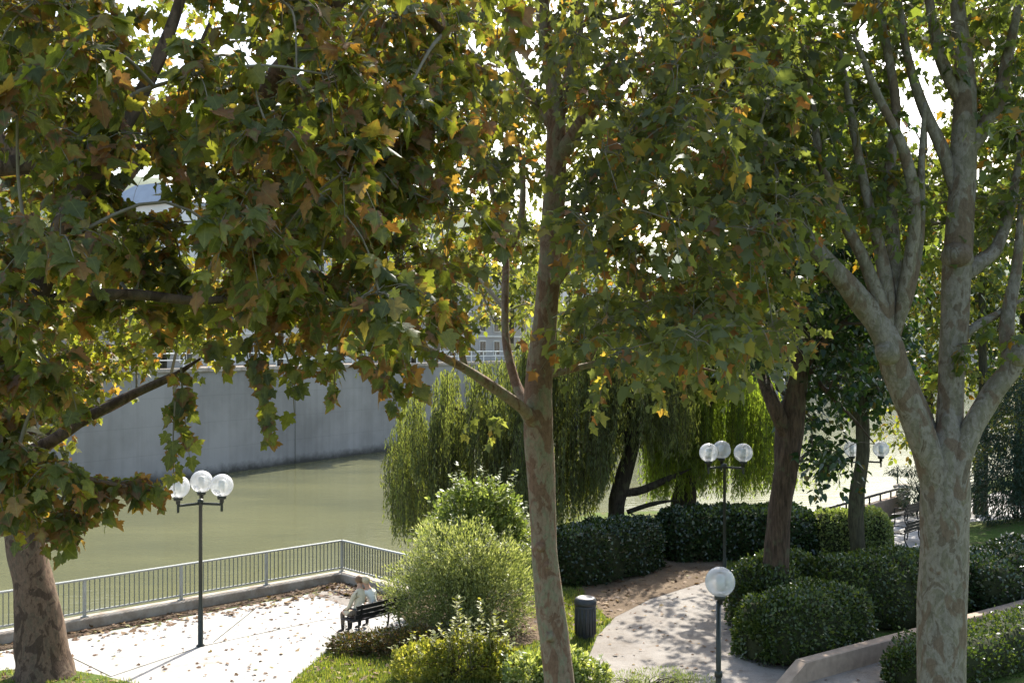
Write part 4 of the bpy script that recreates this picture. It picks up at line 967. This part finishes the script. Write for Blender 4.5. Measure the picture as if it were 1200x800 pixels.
# ------------------------------------------------------------------ hedges and shrubs
hg = 'clipped hedges in the park'
w0 = np.array([5.3, 24.1])
U2 = wu[:2]; V2 = wv[:2]
hs = ws[:2]
hedge('hedge', 'rounded front hedge of glossy dark leaves directly above the sloped wall end', [hs+V2*1.6+U2*.15, hs+V2*1.55+U2*2.2, hs+V2*1.5+U2*3.6], 1.9, 1.35, 'leaf_box', 9500, .085, group=hg, seed=2.)
hedge('hedge', 'rounded hedge at the path beside the furrowed trunk, its left face in shade', [G(868, 748)[:2]+np.array([.35, .5]), G(905, 735)[:2]+np.array([.6, 1.2]), (8.0, 28.1)], 1.7, 1.6, 'leaf_box', 9000, .085, group=hg, seed=4.)
hedge('hedge', 'big sunlit topped hedge running from the furrowed trunk to the pale trunk', [(7.6, 27.0), (9.5, 27.4), (11.6, 28.4)], 2.2, 1.62, 'leaf_box', 10500, .09, group=hg, seed=6.)
hedge('hedge', 'dark hedge with grey glints right of the pale trunk above the tan wall', [hs+V2*1.3+U2*7.4, hs+V2*1.4+U2*11, hs+V2*1.5+U2*16], 2.1, 1.5, 'leaf_laurel', 11000, .1, group=hg, seed=1.)
hedge('hedge', 'low hedge in the bottom right corner in front of the tan wall', [G(1062, 815)[:2]+np.array([0, .2]), G(1130, 795)[:2]+np.array([0, .3]), G(1320, 735)[:2]], 1.5, .95, 'leaf_box', 9000, .075, group=hg, seed=3.)
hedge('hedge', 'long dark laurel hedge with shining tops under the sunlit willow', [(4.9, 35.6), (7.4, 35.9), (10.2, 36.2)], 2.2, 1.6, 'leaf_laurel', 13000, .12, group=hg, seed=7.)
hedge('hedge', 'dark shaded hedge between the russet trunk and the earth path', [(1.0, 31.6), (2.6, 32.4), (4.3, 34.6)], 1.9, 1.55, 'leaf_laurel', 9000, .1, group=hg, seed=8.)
hedge('hedge', 'light yellow green hedge behind the slim mossy trunk', [(10.1, 36.0), (11.4, 35.8), (12.7, 35.9)], 1.6, 1.45, 'leaf_lime', 7000, .085, lumpy=.2, group=hg, seed=5.)
hedge('hedge', 'low dark shrub row with grey leaves before the sunlit lawn at the right edge', [(13.6, 31.2), (16, 31.8), (19, 33)], 1.7, 1.1, 'leaf_laurel', 7500, .1, lumpy=.25, group=hg, seed=9.)

bush('shrub', 'large round silvery green shrub with feathery leaves beside the bench', (-1.25, 26.4, 0), [(-.7, 0, .9, 1.2, 1.0, 1.0), (.7, .1, 1.1, 1.25, 1.05, 1.2), (-.1, 0, 1.6, 1.25, 1.0, 1.1), (.1, -.3, .75, 1.75, .95, .85)], 'leaf_silver', 34000, .095, LEAF_NARROW, .6, wid=1.8, fill_=.4, shoots=120, slen=.45, lum=.38)
bush('shrub', 'light green leafy shrub growing taller behind the silvery shrub', (-.95, 28.4, 0), [(0, 0, 2.1, 1.1, .9, 1.15), (.7, .2, 1.8, .8, .8, .9), (-.7, 0, 1.7, .8, .7, .9), (-.35, 0, 2.75, .45, .5, .6), (.5, 0, 2.6, .6, .5, .7)], 'leaf_lime', 9500, .115, LEAF_OVAL, .3, shoots=90, slen=.6, lum=.4)
bush('shrub', 'small rusty green ground shrub at the foot of the bench', (-3.0, 24.5, 0), [(-.6, 0, .12, .65, .5, .3), (.2, -.1, .18, .7, .5, .34), (.9, .1, .2, .6, .5, .36)], 'leaf_rust', 8500, .06, LEAF_OVAL, .3, shoots=30, slen=.25)
S4 = bush('shrub', 'bright lime shrub with upright leafy spikes on the lawn in front of the silvery shrub', (-1.1, 22.5, 0), [(-.8, 0, .32, .6, .5, .4), (.1, .1, .42, .7, .55, .48), (.8, 0, .35, .5, .5, .4)], 'leaf_spring', 5200, .085, LEAF_OVAL, .6, shoots=40, slen=.35)
# its upright spikes
mb = MB(); ps, ts, ns = [], [], []
for i in range(36):
    b0 = np.array([R.uniform(-.9, 1.1), R.uniform(-.3, .4), .3]); hgt = R.uniform(.7, 1.05) if i > 12 else R.uniform(1.15, 1.8)
    if i <= 12: b0[0] = R.uniform(-.3, .95)
    tp = b0+np.array([R.normal()*.1, R.normal()*.08, hgt-.3]); q = spline([b0, (b0+tp)/2+R.normal(size=3)*.03, tp], 5); mb.tube(q, np.linspace(.012, .004, len(q)), 4, 0, False)
    n = int(hgt*22); t = R.uniform(.1, 1, n); a = R.uniform(0, 6.28, n)
    q = b0+(tp-b0)*t[:, None]; ps.append(q); d = np.stack([np.cos(a), np.sin(a), R.uniform(.1, .9, n)], 1); ts.append(d); ns.append(np.stack([-np.cos(a)*.5, -np.sin(a)*.5, np.ones(n)], 1))
so_ = mb.build('spike_stems', M['twig'], S4, True); so_['kind'] = 'stuff'
leaf_mesh('spike_leaves', M['leaf_spring'], S4, LEAF_OVAL, np.concatenate(ps), np.concatenate(ts), np.concatenate(ns), R.uniform(.08, .15, sum(map(len, ps))))
bush('shrub', 'pale cream edged shrub at the foot of the russet trunk', (.75, 21.9, 0), [(-.4, 0, .3, .5, .45, .38), (.3, .1, .38, .55, .5, .42), (.85, 0, .22, .4, .4, .3)], 'leaf_pale', 4200, .1, LEAF_OVAL, .5, shoots=25, slen=.3)
bush('shrub', 'low feathery yellow green shrub at the bottom beside the path', (2.75, 21.6, 0), [(-.5, 0, .14, .6, .5, .26), (.3, .1, .16, .7, .5, .28), (.9, 0, .12, .5, .4, .22)], 'leaf_lime', 5500, .06, LEAF_NARROW, .8)
bush('shrub', 'dark conifer shrub with drooping sprays at the right edge before the dark trunk', (19.2, 40.5, .2), [(0, 0, 1.2, 1.9, 1.4, 1.3), (.8, 0, 2.4, 2.0, 1.4, 1.4), (-.9, 0, 2.2, 1.3, 1.2, 1.3), (.6, 0, 3.8, 1.9, 1.3, 1.4), (.9, 0, 5.2, 1.4, 1.1, 1.3)], 'leaf_conifer', 24000, .2, LEAF_NARROW, -.5)
bush('shrub', 'spreading conifer with hanging needle sprays by the water next to the forked trunk', (17.2, 44.0, 0), [(-.3, 0, .8, .9, .8, .7), (.6, 0, 1.3, 1.0, .8, .9), (-1.0, -.2, 1.9, .9, .3, .16)], 'leaf_conifer', 6000, .17, LEAF_NARROW, -.6)

# ------------------------------------------------------------------ far side: houses and trees
def house(label, t, back, wlen, dep, ht, wall, storeys, cols, roofh=2.2):
    o = W0+wd*(60+t)+wn*back; o[2] = WT-.02
    h = empty('apartment_building', o, math.atan2(wd[1], wd[0])); tag(h, label, 'building', 'houses across the river')
    mb = MB(); mb.box((wlen/2, dep/2, ht/2), (wlen, dep, ht)); mb.build('wall', M[wall], h)
    mb = MB(); b = .5; z = ht+.01
    mb.add([(-b, -b, z), (wlen+b, -b, z), (wlen+b, dep+b, z), (-b, dep+b, z), (1, dep*.35, z+roofh), (wlen-1, dep*.35, z+roofh), (wlen-1, dep*.65, z+roofh), (1, dep*.65, z+roofh)], [(3, 2, 1, 0), (0, 1, 5, 4), (1, 2, 6, 5), (2, 3, 7, 6), (3, 0, 4, 7), (4, 5, 6, 7)])
    mb.box((wlen/2, -.3, ht-.2), (wlen+.9, .3, .25)); rf = mb.build('roof', M['roof_zinc'], h)
    mb = MB(); mb.box((wlen*.3, dep*.5, ht+roofh+.4), (1.4, .7, 2.2)); mb.build('chimney', M['facade_grey'], rf)
    sh = ht/storeys; cw = wlen/cols
    for s in range(storeys):
        for c in range(cols):
            x = cw*(c+.5); zc = sh*(s+.5)
            mb = MB(); mb.box((x, -.03, zc), (1.5, .14, 1.9)); w = mb.build('window', M['white_paint'], h)
            mb = MB()
            for sx in (-.34, .34): mb.box((x+sx, -.11, zc), (.58, .03, 1.7))
            mb.build('pane', M['glass'], w)
    mb = MB()
    for s in range(1, storeys): mb.box((wlen/2, -.06, sh*s), (wlen, .12, .18))
    if storeys > 1: mb.build('string_course', M['white_paint'], h)
house('white building across the river at the far left, three rows of windows', -34, 9, 24, 11, 10, 'facade_white', 3, 7)
house('low grey house across the river with a zinc roof between two blocks', -6, 12, 16, 10, 5.5, 'facade_grey', 2, 5, 3)
house('tall pale block across the river behind the middle of the trees', 16, 20, 26, 13, 15, 'facade_white', 5, 8)
house('grey block across the river farther upstream near the willow', 48, 16, 30, 13, 12, 'facade_grey', 4, 9)
house('distant white block across the river beyond the willows', 90, 18, 40, 14, 14, 'facade_white', 5, 11)
k = 0
sides = ['bushy tree on the far quay at the left, before the white building', 'bushy tree on the far quay before the low grey house', 'round tree on the far quay left of the tall pale block', 'round tree on the far quay right of the tall pale block', 'yellowing tree on the far quay before the grey block', 'tall tree on the far quay near the willow top', 'far tree across the river beyond the willows', 'added far tree across the river behind the dark furrowed tree', 'added far tree across the river seen through the right plane', 'last added far tree across the river at the right']
for t, back, hh, r in ((-22, 5, 9, 3.6), (0, 5, 8, 3.4), (13, 6, 14, 5.2), (33, 7, 17, 6.5), (50, 6, 17, 6.5), (70, 8, 16, 6), (95, 8, 13, 5.5), (120, 6, 17, 7.5), (150, 7, 19, 9), (195, 8, 22, 11)):  # last ones added tall, mostly hidden, to darken the water's reflection
    b0 = W0+wd*(60+t)+wn*back; b0[2] = WT-.02
    T = Tree('quay_tree', sides[k], b0, 'bark_small', 'twig_dark', group='trees on the far quay'); k += 1
    T.limb([b0, b0+(0.1, 0, hh*.35), b0+(-.1, .1, hh*.7), b0+(0, 0, hh*.95)], (.28, .22, .14, .04), 8, True)
    for a in range(4):
        an = a*1.6+R.uniform(0, 1); T.limb([b0+(0, 0, hh*.4), b0+np.array([math.cos(an)*r*.4, math.sin(an)*r*.4, hh*.62]), b0+np.array([math.cos(an)*r*.7, math.sin(an)*r*.7, hh*.75])], (.14, .09, .04), 6)
    d = rdir(46)*R.uniform(.35, 1, (46, 1))**.5
    for e in d: T.clump(b0+np.array([e[0]*r, e[1]*r, hh*.62+e[2]*hh*.38]), r*.34, 64, .62, per=8)
    T.done('leaf_bg', LEAF_OVAL)
# wooded hill far behind the houses
mb = MB(); nx = 60; vs = []; fs = []
for i in range(nx):
    u = i/(nx-1); x = -320+u*1100; hh = 62+20*math.sin(u*5+1)+7*math.sin(u*13)+3*math.sin(u*31)
    for j, (yy, zz) in enumerate(((380, 2), (430, hh*.5), (500, hh*.85), (580, hh), (760, hh*.7))): vs.append((x, yy+x*.25, zz+4+R.uniform(-1, 1)))
for i in range(nx-1):
    for j in range(4): fs.append((i*5+j, (i+1)*5+j, (i+1)*5+j+1, i*5+j+1))
mb.add(vs, fs); tag(mb.build('hills', M['hill'], None, True), kind='structure')

# ------------------------------------------------------------------ ground cover
def scatter_leaves(specs):
    pos, tip, nor, sz = [], [], [], []
    for poly, n, z, s in specs:
        q = sample_poly(poly, n); pos.append(np.c_[q, np.full(n, z)+R.uniform(.004, .03, n)])
        a = R.uniform(0, 6.28, n); tip.append(np.stack([np.cos(a), np.sin(a), R.uniform(-.15, .35, n)], 1)); nor.append(np.array([0, 0, 1])+R.normal(size=(n, 3))*.25); sz.append(s*R.uniform(.5, 1.25, n))
    o = leaf_mesh('fallen_leaves', M['leaf_fallen'], None, LEAF_MID, np.concatenate(pos), np.concatenate(tip), np.concatenate(nor), np.concatenate(sz), curl=.5)
    tag(o, kind='stuff')
strip = [Lend-outn*.2, C0-outn*.2+dr*.2, C0-outn*.95+dr*.95, Lend-outn*.95]; strip2 = [C0-outn*.2+dr*.2, Rend+dl*.2, Rend+dl*1.3, C0+dr*.2+dl*1.2]
near_strip = [C0+dl*22-outn*.2, C0-outn*.2+dr*.2, C0-outn*.8+dr*.95, C0+dl*22-outn*.7]
scatter_leaves([(near_strip, 760, .014, .15), (strip2, 420, .014, .15), (terr, 380, .014, .09), ([G(*p)[:2] for p in ((0, 740), (440, 690), (400, 750), (340, 795), (0, 790))], 240, .014, .1),
                (lawnp, 120, .03, .13), ([G(*p)[:2] for p in ((385, 762), (480, 770), (480, 810), (310, 830))], 160, .03, .12), (dirt2, 420, .018, .14), (dirt, 200, .01, .14),
                ([G(*p)[:2] for p in ((660, 690), (745, 690), (690, 750), (650, 760))], 160, .03, .12), (path, 300, .012, .1), (dirt3, 260, .02, .13), ([(13, 30), (20, 30), (30, 40), (18, 40)], 300, .02, .13), ([C0+outn*1.2-dr, C0+outn*5, C0+dl*16+outn*6, C0+dl*16+outn*1.2], 110, WATER, .13)])
def grass(specs):
    pos, tip, nor, sz, wd2 = [], [], [], [], []
    for poly, n, z, h in specs:
        q = sample_poly(poly, n); keep = ~(inside(terr, q[:, 0], q[:, 1]) | inside(path, q[:, 0], q[:, 1]) | inside(dirt, q[:, 0], q[:, 1]) | inside(dirt3, q[:, 0], q[:, 1])) if z < .02 else np.ones(n, bool)
        q = q[keep]; q = np.repeat(q, 4, 0)+R.normal(size=(len(q)*4, 2))*.025; m = len(q)
        pos.append(np.c_[q, np.full(m, z)]); a = R.uniform(0, 6.28, m)
        tip.append(np.stack([np.cos(a)*.5, np.sin(a)*.5, np.ones(m)], 1)); nor.append(np.stack([np.cos(a), np.sin(a), np.full(m, .2)], 1)); sz.append(h*R.uniform(.5, 1.3, m))
    o = leaf_mesh('grass', M['grass_blade'], None, LEAF_NARROW, np.concatenate(pos), np.concatenate(tip), np.concatenate(nor), np.concatenate(sz), curl=.3); tag(o, kind='stuff')
grass([([G(*p)[:2] for p in ((300, 830), (390, 755), (480, 770), (700, 790), (700, 840))], 5200, 0, .1), (lawnp, 1700, .02, .09), ([G(*p)[:2] for p in ((610, 690), (750, 690), (740, 710), (690, 765), (640, 790), (560, 780))], 4200, 0, .1),
       ([(7.5, 31.2), (13.5, 31.2), (13.5, 35), (6.5, 34.6)], 4200, 0, .1), ([(13.5, 30.5), (20, 31), (20, 34), (15, 34)], 1500, 0, .1)])
q = sample_poly([(16.5, 33.5), (27, 35), (28, 43), (17, 42)], 4200)
# ================================================================== LIGHT AND CAMERA
EL, AZ = math.radians(41.5), math.radians(16)
Sd = Vector((math.sin(AZ)*math.cos(EL), math.cos(AZ)*math.cos(EL), math.sin(EL)))
w = bpy.data.worlds.new('World'); SC.world = w; w.use_nodes = True
nt = w.node_tree; nt.nodes.clear()
ow = nt.nodes.new('ShaderNodeOutputWorld'); bg = nt.nodes.new('ShaderNodeBackground'); sk = nt.nodes.new('ShaderNodeTexSky')
sk.sky_type = 'NISHITA'; sk.sun_disc = False; sk.sun_elevation = EL; sk.sun_rotation = AZ; sk.dust_density = 2.5; sk.air_density = 1.2
bg.inputs['Strength'].default_value = .15
nt.links.new(sk.outputs[0], bg.inputs[0]); nt.links.new(bg.outputs[0], ow.inputs[0])
su = bpy.data.lights.new('sun', 'SUN'); su.energy = 4.6; su.angle = math.radians(.53); su.color = (1, .95, .86)
so = bpy.data.objects.new('sun', su); COL.objects.link(so); so.rotation_euler = Sd.to_track_quat('Z', 'Y').to_euler(); so.location = (20, 60, 60)
cam = bpy.data.cameras.new('camera'); cam.sensor_width = 36; cam.lens = 36*F/1200; cam.clip_end = 4000; cam.clip_start = .1
cam.shift_y = (406-400)/1200
co = bpy.data.objects.new('camera', cam); COL.objects.link(co); co.location = (0, 0, H); co.rotation_euler = (math.pi/2, 0, 0); SC.camera = co
SC.view_settings.view_transform = 'Standard'; SC.view_settings.look = 'None'; SC.view_settings.exposure = 1.4; SC.view_settings.gamma = 1
SC.render.engine = 'CYCLES'
cy = SC.cycles; cy.max_bounces = 8; cy.diffuse_bounces = 4; cy.glossy_bounces = 3; cy.transmission_bounces = 6; cy.transparent_max_bounces = 12
cy.caustics_reflective = False; cy.caustics_refractive = False; cy.sample_clamp_indirect = 6
try: cy.use_denoising = True; cy.denoiser = 'OPENIMAGEDENOISE'
except Exception: pass
